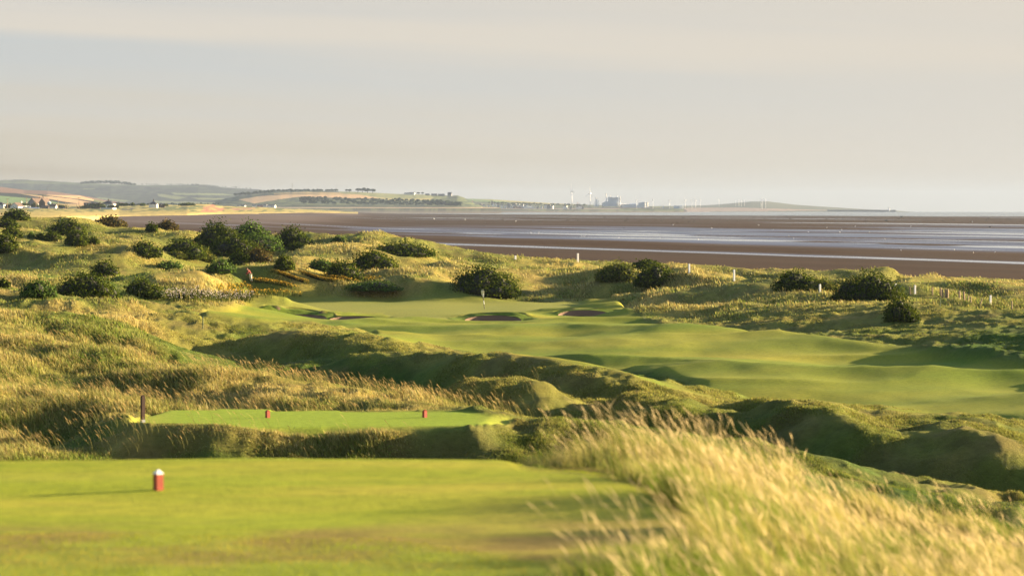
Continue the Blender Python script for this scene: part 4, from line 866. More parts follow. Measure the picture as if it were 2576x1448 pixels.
J['pel'] = (0,0,.84); sub_body('trousers', ['pel','hl','hr','kl','kr','al','ar'], [('pel','hl'),('pel','hr'),('hl','kl'),('hr','kr'),('kl','al'),('kr','ar')], M['trous'], 1.25, .012)
MB().lathe([(.04,-.02),(.10,.02),(.105,.07),(.07,.12),(.01,.135)], 12).build('hair', M['hair'], e, (-.43,.02,1.50), True)

# ------------------------------------------------------------------ village houses
def house(name, label, u, yb, d, w, dep, hw, hr, rz, wm, rm, style='gable', chim=(), wins=(), door=None, base=1.5, cat='house', group='houses of the village', extra=None):
    """local x along the front; the front looks to -y; sizes in metres"""
    p = PT(u, yb, d); e = empty(name, (p.x, p.y, p.z), math.radians(rz)); tag(e, label, cat, group)
    MB().box(-w/2, w/2, -dep/2, dep/2, -base-3, hw).poly([(-w/2,-dep/2,hw),(-w/2,dep/2,hw),(-w/2,0,hw+hr*.97)] if style == 'gable' else [(0,0,0),(0,.01,0),(.01,0,0)], [(0,2,1)]).poly([(w/2,-dep/2,hw),(w/2,dep/2,hw),(w/2,0,hw+hr*.97)] if style == 'gable' else [(0,0,0),(0,.01,0),(.01,0,0)], [(0,1,2)]).build('wall', wm, e)
    o_ = .35; rf = MB()
    if style == 'gable':
        a, b = w/2+o_, dep/2+o_; lo = hw-o_*hr/(dep/2)
        rf.poly([(-a,-b,lo),(a,-b,lo),(a,0,hw+hr),(-a,0,hw+hr),(-a,b,lo),(a,b,lo),(-a,-b,lo+.25),(a,-b,lo+.25),(a,0,hw+hr+.28),(-a,0,hw+hr+.28),(-a,b,lo+.25),(a,b,lo+.25)],
                [(0,3,2,1),(3,4,5,2),(6,7,8,9),(9,8,11,10),(0,1,7,6),(4,10,11,5),(0,6,9,3),(3,9,10,4),(1,2,8,7),(2,5,11,8)])
    else:
        a, b = w/2+o_, dep/2+o_; r0 = max(0, a-b)*.9
        rf.poly([(-a,-b,hw),(a,-b,hw),(a,b,hw),(-a,b,hw),(-r0,0,hw+hr),(r0,0,hw+hr)], [(0,1,5,4),(1,2,5),(2,3,4,5),(3,0,4),(3,2,1,0)])
    r_ = rf.build('roof', rm, e)
    for cx, ch in chim:
        c = MB().box(cx-.5, cx+.5, -.4, .4, hw+hr*.55, hw+hr+ch); c.box(cx-.6, cx+.6, -.5, .5, hw+hr+ch, hw+hr+ch+.2)
        for q_ in (-.25, .25): c.cyl((cx+q_,0,hw+hr+ch+.2), (cx+q_,0,hw+hr+ch+.7), .15, .12, 6)
        c.build('chimney', M['bwall'] if extra != 'wchim' else M['wwall'], r_)
    for wx, wz, ww, wh in wins:
        f = MB()
        side_ = 0
        if wx == 'R': side_, wx = 1, 0
        if side_: f.box(w/2+.01, w/2+.08, wz[0]-ww/2, wz[0]+ww/2, wz[1], wz[1]+wh); g = MB().box(w/2+.07, w/2+.11, wz[0]-ww/2+.12, wz[0]+ww/2-.12, wz[1]+.12, wz[1]+wh-.12)
        else: f.box(wx-ww/2, wx+ww/2, -dep/2-.08, -dep/2-.01, wz, wz+wh); g = MB().box(wx-ww/2+.12, wx+ww/2-.12, -dep/2-.11, -dep/2-.07, wz+.12, wz+wh-.12)
        fo = f.build('window', M['white'], e); g.build('pane', M['glass'], fo)
    if door is not None: MB().box(door-.5, door+.5, -dep/2-.1, -dep/2-.01, 0, 2.1).build('door', M['bluev'], e)
    return e
D1 = 3000.; mu = D1/F   # metres per photo unit at the village
house('white_house', 'cream two storey house with grey hipped roof, cut by the left edge', 2, 528.5, D1, 24*mu, 9, 13.5*mu, 7*mu, -12, M['wwall'], M['slate'], 'hip', ((-2,1.2),), ((-3,1,1.1,1.5),(0,1,1.1,1.5),(3,1,1.1,1.5),(-3,3.9,1.1,1.3),(0,3.9,1.1,1.3),(3,3.9,1.1,1.3)), 1.6)
house('white_bungalow', 'low white gabled house with brown roof behind the round bush', 43, 527, D1-40, 9.5, 10, 3.4*1, 3.6, 62, M['wwall'], M['brroof'], 'gable', (), ((-2,1,1.2,1.2),(2,1,1.2,1.2)), 0)
house('white_chimney_house', 'white house with tall white chimneys and brown roof', 60, 525, D1+30, 27*mu, 8, 8*mu, 6*mu, 55, M['wwall'], M['brroof'], 'gable', ((-3.5,1.8),(3.8,1.2)), ((-2.5,1,1.2,1.5),(2.5,1,1.2,1.5)), 0, extra='wchim')
house('pale_annexe', 'small pale house with a light roof right of the crenellated white wall', 86, 532, D1-90, 24*mu, 5, 2.4*1, 1.6, 4, M['wwall'], M['conc'], 'gable', (), ((-3,.7,.9,1),(0,.7,.9,1),(3,.7,.9,1)), 1.6)
house('grey_gable_house', 'large grey gabled house with brown roof and white windows', 92, 523, D1+20, 15, 12.0, 5.0, 5.2, 58, M['gwall'], M['brroof'], 'gable', ((5,1),), (('R',(-3,1.2),1.3,2.6),('R',(0,1.2),1.3,2.6),('R',(3,1.2),1.3,2.6),(-3,1,1.2,1.3),(1,1,1.2,1.3)))
house('dark_brick_house', 'dark brick gabled house with a tall chimney', 113, 524, D1, 10, 8, 6.2, 4.2, 62, M['bwall'], M['brroof'], 'gable', ((-3,2.6),), (('R',(-2,1),.9,2.2),('R',(1.4,1),.9,2.2),(0,3,1,1.2)))
house('brown_roofed_cottage', 'small cottage with brown lean roof in front of the dark brick house', 113, 529, D1-60, 8, 5, 2.4, 2.2, -6, M['bwall'], M['brroof'], 'gable', (), ((-2,.8,1.1,1.1),(1,.8,1.1,1.1)), 3)
house('cream_cottage', 'small cream cottage at the right end of the first house group', 132, 528, D1-30, 8.5, 6, 3.6, 2.3, -8, M['wwall'], M['brroof'], 'gable', ((0,1),), ((-2.4,1,1.1,1.2),(0,1,1.1,1.2)), 2.4)
house('long_low_barn', 'long low dark building left of the black roofed bungalow', 232, 516, D1+120, 42*mu, 8, 5*mu, 1.4*mu, 2, M['bwall'], M['slate'], 'gable', ((1,.6),), ((-6,.8,1.3,1),(0,.8,1.3,1),(5,.8,1.3,1)), -3)
house('black_roofed_bungalow', 'white bungalow with black pyramid roof and a brick chimney', 273, 519.5, D1+80, 33*mu, 10, 6.5*mu, 8*mu, -14, M['wwall'], M['slate'], 'hip', ((0,1.6),), ((-4,.9,1.6,1.2),(-.6,.9,1.6,1.2),(4,.9,1.3,1.2)), 1.8)
house('lone_grey_bungalow', 'lone bungalow with grey pyramid roof and fat chimney right of the black roofed one', 386, 515.5, D1+300, 22*mu, 8, 2.2*mu, 8*mu, -5, M['wwall'], M['slate'], 'hip', ((0,2.0),), ((-2,.4,1.3,.6),(2,.4,1.3,.6)))
house('flat_shed', 'flat dark shed right of the lone grey bungalow', 407, 515, D1+320, 17*mu, 5, 1.6*mu, .7*mu, 0, M['bwall'], M['slate'], 'gable', ((6,.4),), ((0,.1,1.2,.5),))
cw = empty('crenellated_wall', tuple(at(67, 531, D1-70)), math.radians(-8)); tag(cw, 'cream garden wall with pointed merlons beside the white chimney house', 'wall')
ww_ = 21*mu; MB().box(-ww_/2, ww_/2, -.3, .3, -3, 9.5*mu).build('panel', M['wwall'], cw)
for k in range(6):
    xx = -ww_/2+(k+.5)*ww_/6; MB().lathe([(.55, 9.5*mu), (.5, 11*mu), (.35, 12.4*mu), (.02, 13.6*mu)], 8, (xx, 0)).build('merlon', M['wwall'], cw)
tw_ = empty('water_tower', tuple(at(123.5, 527, D1-20))); tag(tw_, 'slim white silo with a blue green top between the brick house and cream cottage', 'silo')
MB().cyl((0,0,-2), (0,0,12*mu), 1.2, 1.2, 12).build('column', M['conc'], tw_); MB().cyl((0,0,12*mu), (0,0,17.5*mu), 2.0, 2.0, 14).build('tank', M['bluev'], tw_); MB().lathe([(2.1,17.5*mu),(1.6,19*mu),(.3,19.8*mu)], 14).build('dome', M['white'], tw_)
hut = empty('dark_hut', tuple(at(160, 527.5, D1-50)), .2); tag(hut, 'dark curved shed between the utility poles', 'shed')
pr = [(math.cos(a_)*5, math.sin(a_)*3.1) for a_ in np.linspace(0, math.pi, 11)]
MB().poly([(x_, -3, z_) for x_, z_ in pr]+[(x_, 3, z_) for x_, z_ in pr], [(i, i+1, i+12, i+11) for i in range(10)]+[tuple(range(11)), tuple(range(21, 10, -1))]).build('shell', M['slate'], hut); MB().box(-1, 1, -3.1, -3.02, 0, 2).build('door', M['greymetal'], hut)
def pole(u, yb, yt, lab, arms=1):
    h_ = (yb-yt)*mu; e = empty('utility_pole', tuple(at(u, yb, D1-60))); tag(e, lab, 'pole', 'utility poles in the village')
    MB().cyl((0,0,-1), (0,0,h_), .32, .22, 8).build('shaft', M['wood'], e)
    if arms:
        a_ = MB().box(-1.6, 1.6, -.12, .12, h_-.75, h_-.5)
        for q_ in (-1.4, 0, 1.4): a_.cyl((q_,0,h_-.5), (q_,0,h_-.05), .12, .08, 6)
        a_.build('crossarm', M['twig'], e)
for u, yb, yt, lab, ar in ((18.8,520,499.7,'utility pole left of all the others, behind the cream house',1),(66.6,510,496.5,'thin distant utility pole above the white chimney house',0),(90.3,529,501,'dark utility pole in front of the grey gabled house',0),(146,528.5,501.5,'tall pale utility pole right of the cream cottage',0),
    (164.6,527.5,510,'short utility pole, left of two beside the dark curved shed',0),(169.2,527,510.6,'short utility pole, right of two beside the dark curved shed',0),(198.7,526.5,497,'utility pole with a crossarm and transformer, rightmost',1),(193,524,512,'stubby post left of the crossarm pole',0)): pole(u, yb, yt, lab, ar)
# shrubs round the houses
for u, yb, w, h, lab in ((24,523,22,9,'dark hedge behind the white bungalow'),(88,522,18,11,'green garden bush before the grey gabled house'),(232,520,36,6,'dark hedge below the long low building'),(252,521.5,26,9,'dark hedge left of the black roofed bungalow'),(285,521.5,24,5,'dark hedge right of the black roofed bungalow'),(305,517,14,5,'scrub right of the bungalow garden'),(318,516,10,4,'small scrub clump on the plain'),(333,516,12,5,'scrub clump midway to the lone bungalow'),
    (358,516,12,3,'low scrub clump left of the lone bungalow'),(416,517,10,3,'low scrub right of the flat shed'),(470,516,40,5,'dark scrub on top of the sandy cliff'),(150,522,40,6,'scrub behind the tall pale pole'),(215,523,40,5,'scrub under the crossarm pole'),(62,516,30,5,'hedge behind the white chimney house')):
    bush(u, yb, w, h*1.2, LDK, lab, dfix=D1-20, name='shrub', group='shrubs of the village', leafk=.5)
# parked vehicles
def car(u, yb, lab, cm, rz=0, van=False):
    e = empty('parked_car', tuple(at(u, yb, D1-110)), rz); tag(e, lab, 'van' if van else 'car', 'vehicles parked by the houses')
    pr = [(-2.2,.35),(2.2,.35),(2.25,.85),(1.3,1.0),(.7,1.5),(-1.2,1.5),(-2.1,1.0)] if not van else [(-2.6,.35),(2.6,.35),(2.6,1.1),(2.0,1.3),(1.5,2.2),(-2.6,2.2)]
    nn = len(pr); MB().poly([(x_, -.85, z_) for x_, z_ in pr]+[(x_, .85, z_) for x_, z_ in pr], [tuple(range(nn)), tuple(range(2*nn-1, nn-1, -1))]+[(i, i+nn, (i+1) % nn+nn, (i+1) % nn) for i in range(nn)]).build('body', cm, e)
    MB().box(-1.0, .6, -.88, -.86, 1.02, 1.4).build('window', M['glass'], e)
    for wx in (-1.4, 1.4):
        for wy in (-.8, .8): MB().cyl((wx, wy-.1, .34), (wx, wy+.1, .34), .34, .34, 12).build('wheel', M['black'], e)
car(27, 528.2, 'red car parked between the cream house and white bungalow', M['red'], .2); car(101, 529, 'white van parked before the dark brick house', M['white'], .1, True); car(113.5, 530, 'blue grey car parked by the brown roofed cottage', M['bluev'], 0); car(136, 529.6, 'white car parked at the cream cottage', M['white'], -.1)

# ------------------------------------------------------------------ far trees, one by one, woods as masses
def blob_np(c, r, n_=60, rs=None, squash=.8):
    dr = rs.normal(size=(n_, 3)); dr /= np.linalg.norm(dr, axis=1)[:, None]; dr[:, 2] = np.abs(dr[:, 2])*1.0-.15
    p = dr*np.array([r, r, r*squash])*rs.uniform(.8, 1.12, (n_, 1))+c; s_ = r*.42*rs.uniform(.6, 1.2, n_)
    a_ = np.cross(dr, rs.normal(size=(n_, 3))); a_ /= np.linalg.norm(a_, axis=1)[:, None]; b_ = np.cross(dr, a_); a_ *= s_[:, None]; b_ *= s_[:, None]
    return np.stack([p-a_, p-b_, p+a_, p+b_], 1).reshape(-1, 3)
def wood(name, line, d, n_, hmin, hmax, label, colr=(.030,.046,.026)):
    rs = np.random.default_rng(len(name)*31+n_); V = []; ln = np.array(line, float)
    for k in range(n_):
        t = rs.random(); u = np.interp(t, np.linspace(0, 1, len(ln)), ln[:, 0]); yb = np.interp(t, np.linspace(0, 1, len(ln)), ln[:, 1]); th = np.interp(t, np.linspace(0, 1, len(ln)), ln[:, 2]) if ln.shape[1] > 2 else 0
        dd = d+rs.uniform(-60, 60); h_ = rs.uniform(hmin, hmax)*dd/F; y_ = yb-rs.random()*th; r_ = h_*.62
        V.append(blob_np(np.array([(u-CU)*dd/F, dd, pz(y_, dd)+h_*.45]), r_, 46, rs))
    V = np.concatenate(V); m_ = len(V)//4; cc = np.array(colr)*np.repeat(np.random.default_rng(3).uniform(.7, 1.35, (m_, 1)), 4, 0)
    o = link(name, np_mesh(name, V, np.arange(m_*4).reshape(-1, 4), None, cc, smooth=False), M['leaf']); tag(o, label, 'woodland', kind='stuff')
wood('hilltop_wood', [(203,464,0),(225,462,2),(262,463,4),(300,464,4),(340,468,2)], 12600, 170, 4, 7, 'dark wood along the highest hilltop at left')
wood('crest_wood', [(590,494,3),(640,489,3),(700,483,2),(780,482,1),(850,482,1)], 8500, 170, 4, 7, 'line of dark trees along the crest of the headland fields')
wood('cliff_wood', [(755,512,12),(800,514,14),(900,516,14),(1000,517,14),(1100,518,12),(1160,520,8)], 7250, 420, 4, 8, 'dense wood covering the steep coastal bank')
wood('valley_wood', [(330,520,3),(420,521,6),(520,521,6),(620,518,5),(680,516,3)], 7900, 220, 4, 7, 'blue green woods on the low ground before the far hills')
wood('farm_hedges', [(260,517,1),(330,519,2),(420,520,3)], 4500, 70, 4, 8, 'dark trees at the right end of the straw fields', (.028,.045,.022))
wood('town_trees', [(1230,513,2),(1300,515,3),(1380,517,2),(1470,518,1)], 9300, 90, 3, 5, 'dark trees behind the distant town')
wood('ridge_line_trees', [(355,465,0),(420,466,1),(500,466,1),(560,471,1),(640,477,1)], 13300, 90, 1.6, 3.5, 'thin line of trees on the far skyline')
def tree(u, yb, w, h, d, lab, grp):
    rs = np.random.default_rng(int(u*7)); e = empty('tree', tuple(at(u, yb, d))); tag(e, lab, 'tree', grp); Wm, Hm = w*d/F, h*d/F
    MB().cyl((0,0,-3), (0,0,Hm*.5), Wm*.06, Wm*.04, 6).build('trunk', M['twig'], e)
    V = np.concatenate([blob_np(np.array([rs.uniform(-.3,.3)*Wm, rs.uniform(-.3,.3)*Wm, Hm*rs.uniform(.4,.7)]), Wm*.3, 46, rs) for _ in range(6)]); m_ = len(V)//4
    link('crown', np_mesh('crown', V, np.arange(m_*4).reshape(-1, 4), None, np.array((.030,.046,.026))*np.repeat(rs.uniform(.7, 1.3, (m_, 1)), 4, 0), smooth=False), M['leaf'], e)
for u, yb, w, h, d, lab in ((871,482.5,9,7,8700,'left tree of the small pair on the headland crest'),(879,483,10,8,8700,'right tree of the small pair on the headland crest'),(900,483,14,9,8700,'left tree of the round clump on the headland crest'),(911,483.5,16,12,8700,'tallest tree of the round clump on the headland crest'),(924,484,16,11,8700,'third tree of the round clump on the headland crest'),(937,484,14,9,8700,'right tree of the round clump on the headland crest'),
    (1052,488,8,4,8700,'small tree left of the hilltop villas'),(1062,488,8,4,8700,'small tree among the hilltop villas'),(277,516,18,9,4550,'round tree at the foot of the straw field, left one'),(297,518,18,8,4550,'round tree at the foot of the straw field, right one')): tree(u, yb, w, h, d, lab, 'trees on the distant land')

# ------------------------------------------------------------------ pylons
proto = None
def pylon_proto():
    e = empty('pylon'); m_ = MB()
    def leg(z): return 3.2*(1-z/30)**1.2+.55
    zs = [0, 6, 12, 18, 24, 30, 36]
    for sx in (-1, 1):
        for sy in (-1, 1):
            for a_, b_ in zip(zs[:-1], zs[1:]): m_.cyl((sx*leg(min(a_, 30)), sy*leg(min(a_, 30)), a_), (sx*leg(min(b_, 30)), sy*leg(min(b_, 30)), b_), .28, .28, 4, False)
    for a_, b_ in zip(zs[:-1], zs[1:]):
        for sy in (-1, 1):
            m_.cyl((-leg(min(a_, 30)), sy*leg(min(a_, 30)), a_), (leg(min(b_, 30)), sy*leg(min(b_, 30)), b_), .2, .2, 4, False); m_.cyl((leg(min(a_, 30)), sy*leg(min(a_, 30)), a_), (-leg(min(b_, 30)), sy*leg(min(b_, 30)), b_), .2, .2, 4, False)
    m_.build('mast', M['steel'], e)
    for z_, w_ in ((22, 7), (28, 6), (34, 5)): MB().cyl((-w_,0,z_), (w_,0,z_), .3, .3, 4).cyl((-w_,0,z_), (0,0,z_+2), .2, .2, 4).cyl((w_,0,z_), (0,0,z_+2), .2, .2, 4).build('crossarm', M['steel'], e)
    return e
for k, (u, yb, yt, d, lab) in enumerate(((52,453,450,12800,'leftmost pylon on the far skyline'),(57,453,449,12800,'pylon just right of the leftmost on the skyline'),(151.5,457,450.5,12800,'taller pylon on the skyline left of the hilltop wood'),(174.5,457.5,450.8,12800,'pylon nearest the hilltop wood'),(188.5,458,454,12800,'small pylon right against the hilltop wood'),(399.5,466,460,13000,'left pylon between the hilltop wood and headland'),(505,465.5,457.5,13000,'taller pylon between the hilltop wood and headland'),
      (592,474,465,12500,'left pylon of the pair above the headland wood'),(603,475,462.5,12500,'right pylon of the pair above the headland wood'),(735,480,460.5,8900,'tallest pylon on the headland skyline'),(845.5,481,468,9100,'slim pylon on the headland left of the tree clump'),(1279,505,499,10500,'left pylon above the distant town'),(1306,506,500.5,10500,'right pylon above the distant town'),(120,482,468,6600,'pale pylon on the hillside above the brown field'),(211,479,472,9000,'pale pylon on the wooded hillside'))):
    if proto is None: proto = pylon_proto(); e = proto
    else: e = copy_tree(proto)
    s_ = (yb-yt)*d/F/36; e.location = at(u, yb, d); e.scale = (s_*.75, s_*.75, s_); e.rotation_euler = (0, 0, .3+k*.21); tag(e, lab, 'pylon', 'electricity pylons on the skyline')

# ------------------------------------------------------------------ wind turbines
def turbine(u, yb, yh, d, yaw, blades_, lab, rk=.52, first=[None]):
    if first[0] is None:
        e = empty('wind_turbine'); MB().cyl((0,0,-.1), (0,0,.985), .029, .017, 14).build('tower', M['turb'], e, smooth=True)
        MB().box(-.028, .028, -.05, .13, .985, 1.045).build('nacelle', M['turb'], e); first[0] = e; return_e = e
        h_ = MB().lathe([(.004,-.03),(.02,-.012),(.026,.01),(.026,.03)], 10).build('hub', M['turb'], e, (0,-.05,1.015)); h_.rotation_euler = (math.radians(-90), 0, 0)
        for k in range(3):
            b_ = MB().poly([(-.010,0,.0),(.010,0,.0),(.022,.004,.10),(-.016,.004,.10),(.008,0,.62),(-.006,0,.62),(0,0,1.0),(-.010,.012,.0),(.010,.012,.0),(.022,.012,.10),(-.016,.012,.10),(.008,.006,.62),(-.006,.006,.62)],
                [(0,1,2,3),(3,2,4,5),(5,4,6),(8,7,10,9),(9,10,12,11),(11,12,6),(1,8,9,2),(2,9,11,4),(4,11,6),(7,0,3,10),(10,3,5,12),(12,5,6)]).build('blade', M['turb'], e, (0,-.062,1.015))
    else: e = copy_tree(first[0])
    H = (yb-yh)*d/F; e.location = at(u, yb, d); e.scale = (H, H, H); e.rotation_euler = (0, 0, math.radians(yaw)); tag(e, lab, 'wind turbine', 'wind turbines along the far coast')
    for b_, a_ in zip([c for c in e.children if c.name.startswith('blade')], blades_): b_.rotation_euler = (0, math.radians(a_), 0); b_.scale = (1.25, 1.25, rk)
    return e
TL = [(1438,518.5,482.8,9700,-80,(3,123,243),'large turbine farthest left, rotor seen nearly edge on',.62),(1484,518,487.0,9700,-35,(2,122,242),'large turbine second from left with one blade straight up',.62),(1558,519.5,501.5,9800,-60,(-3,117,237),'turbine standing at the right edge of the power station',.55),
 (1600.5,522.5,502.6,9550,-65,(-25,95,215),'turbine just right of the power station gap',.55),(1642,522.7,503,9550,-65,(-25,95,215),'turbine between the silos and the dark quay',.55),(1684,525.5,504.2,9550,-65,(14,134,254),'turbine near the right end of the dark quay',.6),
 (1723,525.7,503.7,9900,-60,(-18,102,222),'turbine just beyond the end of the quay',.5),(1739.7,525.7,504.7,9900,-70,(-12,108,228),'turbine second beyond the end of the quay',.4),(1749,524.9,504.7,9900,-60,(-18,102,222),'turbine third beyond the quay, tallest rotor there',.6),(1761,521,504,10400,-55,(-5,115,235),'turbine fourth beyond the quay, set back',.5),
 (1808,517.8,503.7,11000,-55,(0,120,240),'lone turbine between two groups',.4),(1850,517.5,505,11500,-85,(60,180,300),'leftmost turbine of the group before the round hill',.2),(1858,517.5,503.4,11500,-85,(60,180,300),'second turbine of the group before the round hill',.2),(1864.4,517.5,505.6,11500,-60,(-12,108,228),'turbine with raised blade before the round hill',.9),(1872,517.5,503.4,11500,-85,(60,180,300),'rightmost turbine of the group before the round hill',.25),
 (1914,523.6,503.7,11800,-85,(60,180,300),'left turbine of the last trio',.2),(1917.6,523.6,503,11800,-70,(-10,110,230),'middle turbine of the last trio with a raised blade',.4),(1925.5,523.2,501.8,11800,-85,(60,180,300),'right turbine of the last trio',.2)]
for a in TL: turbine(*a)

# ------------------------------------------------------------------ power station and works
PD = 9750.; pu = PD/F
def block(name, lab, parts, cat='factory', d=PD, group='works on the far coast'):
    u0 = sum(p[1]+p[2] for p in parts)/2/len(parts); e = empty(name, tuple(at(u0, 521, d))); tag(e, lab, cat, group); zb = pz(521, d)
    for pn, ua, ub, yt, yb, dep, m_ in parts:
        x0, x1 = (ua-u0)*d/F, (ub-u0)*d/F; z1, z0 = pz(yt, d)-zb, pz(yb, d)-zb
        if pn in ('chimney', 'silo', 'column'):
            r_ = (x1-x0)/2; MB().cyl(((x0+x1)/2, dep, z0), ((x0+x1)/2, dep, z1), r_*1.08, r_*.92, 14).build(pn, m_, e, smooth=False)
            if pn == 'chimney': MB().cyl(((x0+x1)/2, dep, z1-(z1-z0)*.09), ((x0+x1)/2, dep, z1+.5), r_*1.12, r_*1.12, 14).build('cap', M['greymetal'], e.children[-1])
        elif pn == 'roof': MB().poly([(x0,-dep,z0),(x1,-dep,z0),(x1,dep,z0),(x0,dep,z0),(x0,0,z1),(x1,0,z1)], [(0,1,5,4),(2,3,4,5),(1,2,5),(3,0,4),(3,2,1,0)]).build(pn, m_, e)
        else: MB().box(x0, x1, -dep, dep, z0, z1).build(pn, m_, e)
    return e
c1_, c2_ = M['conc'], M['conc2']
def zz(zx): return 1397.8+zx*.11424
def zy(v): return 456.1+v*.11424
block('power_station', 'grey power station with stepped boiler house and twin stacks', [
    ('lower_hall', zz(1020), zz(1140), zy(470), zy(555), 30, c2_), ('main_hall', zz(1075), zz(1325), zy(448), zy(555), 26, c2_), ('boiler_house', zz(1150), zz(1235), zy(348), zy(555), 22, c2_), ('boiler_house', zz(1235), zz(1300), zy(362), zy(555), 20, c2_),
    ('boiler_house', zz(1300), zz(1372), zy(348), zy(555), 22, c2_), ('chimney', zz(1099), zz(1120), zy(265), zy(448), 0, c1_), ('chimney', zz(1196), zz(1212), zy(308), zy(350), 0, c1_), ('chimney', zz(1342), zz(1360), zy(310), zy(350), 0, c1_),
    ('gantry', zz(1228), zz(1318), zy(355), zy(372), 24, c1_), ('annexe', zz(1325), zz(1356), zy(480), zy(555), 40, M['wwall']), ('column', zz(1378), zz(1393), zy(350), zy(555), -28, c1_), ('column', zz(1398), zz(1420), zy(325), zy(555), -28, c1_), ('tank', zz(1048), zz(1062), zy(458), zy(470), 32, M['white'])], 'power station')
block('refinery_towers', 'cluster of slim pale towers left of the power station', [('base', zz(835), zz(950), zy(530), zy(555), 14, c2_), ('silo', zz(836), zz(852), zy(465), zy(552), 0, c1_), ('silo', zz(866), zz(878), zy(390), zy(552), 0, c1_), ('chimney', zz(881), zz(900), zy(362), zy(552), 0, c1_), ('silo', zz(903), zz(917), zy(385), zy(552), 0, c1_), ('chimney', zz(933), zz(947), zy(430), zy(552), 0, c1_), ('hut', zz(710), zz(726), zy(520), zy(550), 8, M['white'])], 'chemical works')
block('lone_chimney', 'single dark brick chimney between the two large turbines', [('base', zz(455), zz(500), zy(525), zy(552), 8, M['rust']), ('chimney', zz(471), zz(483), zy(450), zy(552), 0, M['rust'])], 'chimney')
block('arched_sheds', 'row of low grey sheds right of the power station', [('hall', zz(1432), zz(1600), zy(505), zy(585), 25, c2_), ('roof', zz(1430), zz(1602), zy(492), zy(505), 26, c1_), ('hall', zz(1600), zz(1760), zy(510), zy(585), 22, c2_), ('roof', zz(1598), zz(1762), zy(490), zy(510), 23, c1_), ('hall', zz(1760), zz(1890), zy(525), zy(585), 24, c2_)], 'works')
block('silo_works', 'grey works with tall cream silos facing the sun', [('hall', zz(1815), zz(1895), zy(470), zy(585), 20, c2_), ('roof', zz(1812), zz(1898), zy(458), zy(470), 21, c1_), ('tower', zz(1895), zz(1950), zy(458), zy(585), 20, c2_), ('silo', zz(1940), zz(1962), zy(456), zy(585), -22, c1_), ('tower', zz(1962), zz(2000), zy(458), zy(585), 18, c2_), ('silo', zz(1998), zz(2026), zy(455), zy(585), -14, M['wwall']), ('annexe', zz(2000), zz(2060), zy(562), zy(585), 15, c1_)], 'works')
block('quay_works', 'long low works with a cream end block near the end of the quay', [('hall', 1695, 1718, 517.5, 526, 25, c2_), ('tower', 1707, 1713.5, 518.5, 526, 34, M['wwall']), ('annexe', 1704, 1712, 524, 526.5, 38, M['wwall'])], 'works', 9720)
block('quay_shed', 'small mast and huts left of the quay works', [('hut', 1664, 1690, 523, 526, 8, c2_), ('mast', 1661.3, 1661.9, 512, 525, .4, c2_), ('tower', 1667, 1669, 518, 525, 4, c2_)], 'huts', 9720)
# the town: a few dozen houses, pale gables in the sun
TN = [(1209,517.5,6,5),(1216,519,5,5),(1228,519,5,4),(1237,511,4,6),(1240,514.5,5,5),(1247,515,4,5),(1253,517,5,4),(1262,519,6,4),(1271,519,6,4),(1279,517,6,6),(1283,518,5,4),(1291,519,7,4),(1296,516,4,6),(1304,517,5,4),(1310,519.5,6,4),(1315,518,4,6),(1320,520,6,4),(1325,518.5,5,6),(1333,519,6,4),(1340,520,5,3),(1347,520,4,3),(1353,520.5,4,3),(1362,520.5,4,3),(1372,519,6,5),(1380,520,8,6),(1389,520.5,5,4),(1421,521.5,10,5),(1434,522,5,3),(1452,522.5,5,3),(1458,522,9,6),(1465,523,4,5)]
kinds = ['white', 'grey', 'brown roofed', 'cream', 'slate roofed']
order = {}
for k, (u, yb, w, h) in enumerate(TN):
    e = house('town_house', '', u, yb, 9200, w*1.28, 9, h*.75, h*.55, -20+(k*37) % 40, M['wwall'] if k % 3 else M['gwall'], M['slate'] if k % 2 else M['brroof'], 'gable', (), (), None, 4, 'house', 'houses of the distant town')
    e['label'] = 'tiny pale or grey gabled house in the distant town below the green hill'
block('town_shed', 'long pale shed on the waterfront of the distant town', [('wall', 1325, 1338, 520, 524, 12, M['wwall']), ('roof', 1324.5, 1338.5, 518.8, 520, 12.5, c1_)], 'shed', 9000)
block('town_chimney', 'dark slim chimney at the left edge of the distant town', [('base', 1186, 1190, 517, 521, 5, M['rust']), ('chimney', 1187, 1189, 503.5, 520, 0, M['rust'])], 'chimney', 9100)
block('town_tower', 'white lighthouse like tower in the distant town', [('base', 1314, 1318, 518, 521, 4, M['white']), ('column', 1315, 1317, 514, 520, 0, M['white'])], 'tower', 9050)
block('brick_terrace', 'reddish terrace at the water edge of the distant town', [('wall', 1290, 1312, 520.5, 524, 10, M['rust']), ('roof', 1289.5, 1312.5, 519, 520.5, 11, M['brroof'])], 'terrace', 9080)
for u, yb, w, h, hm, lab in ((640,519.5,9,4,'D','left pale farmhouse under the headland fields'),(655,519.6,12,5,'D','pink gabled farmhouse under the headland fields'),(667,519.8,9,5,'D','taller farmhouse beside the pink gabled one'),(684,520.2,18,5,'D','long cream farmhouse under the headland wood'),(612,520,10,4,'D','pale cottage left of the farmhouses'),(600,519.5,7,3,'D','smallest cottage left of the farmhouses')):
    house('farmhouse', lab, u, yb, 6900, w*.96, 10, h*.55, h*.45, -15, M['wwall'] if u != 655 else M['skin'], M['slate'], 'gable', ((0,.6),), ((0,.7,1.4,1.4),), None, 4, 'house', 'farmhouses below the headland')
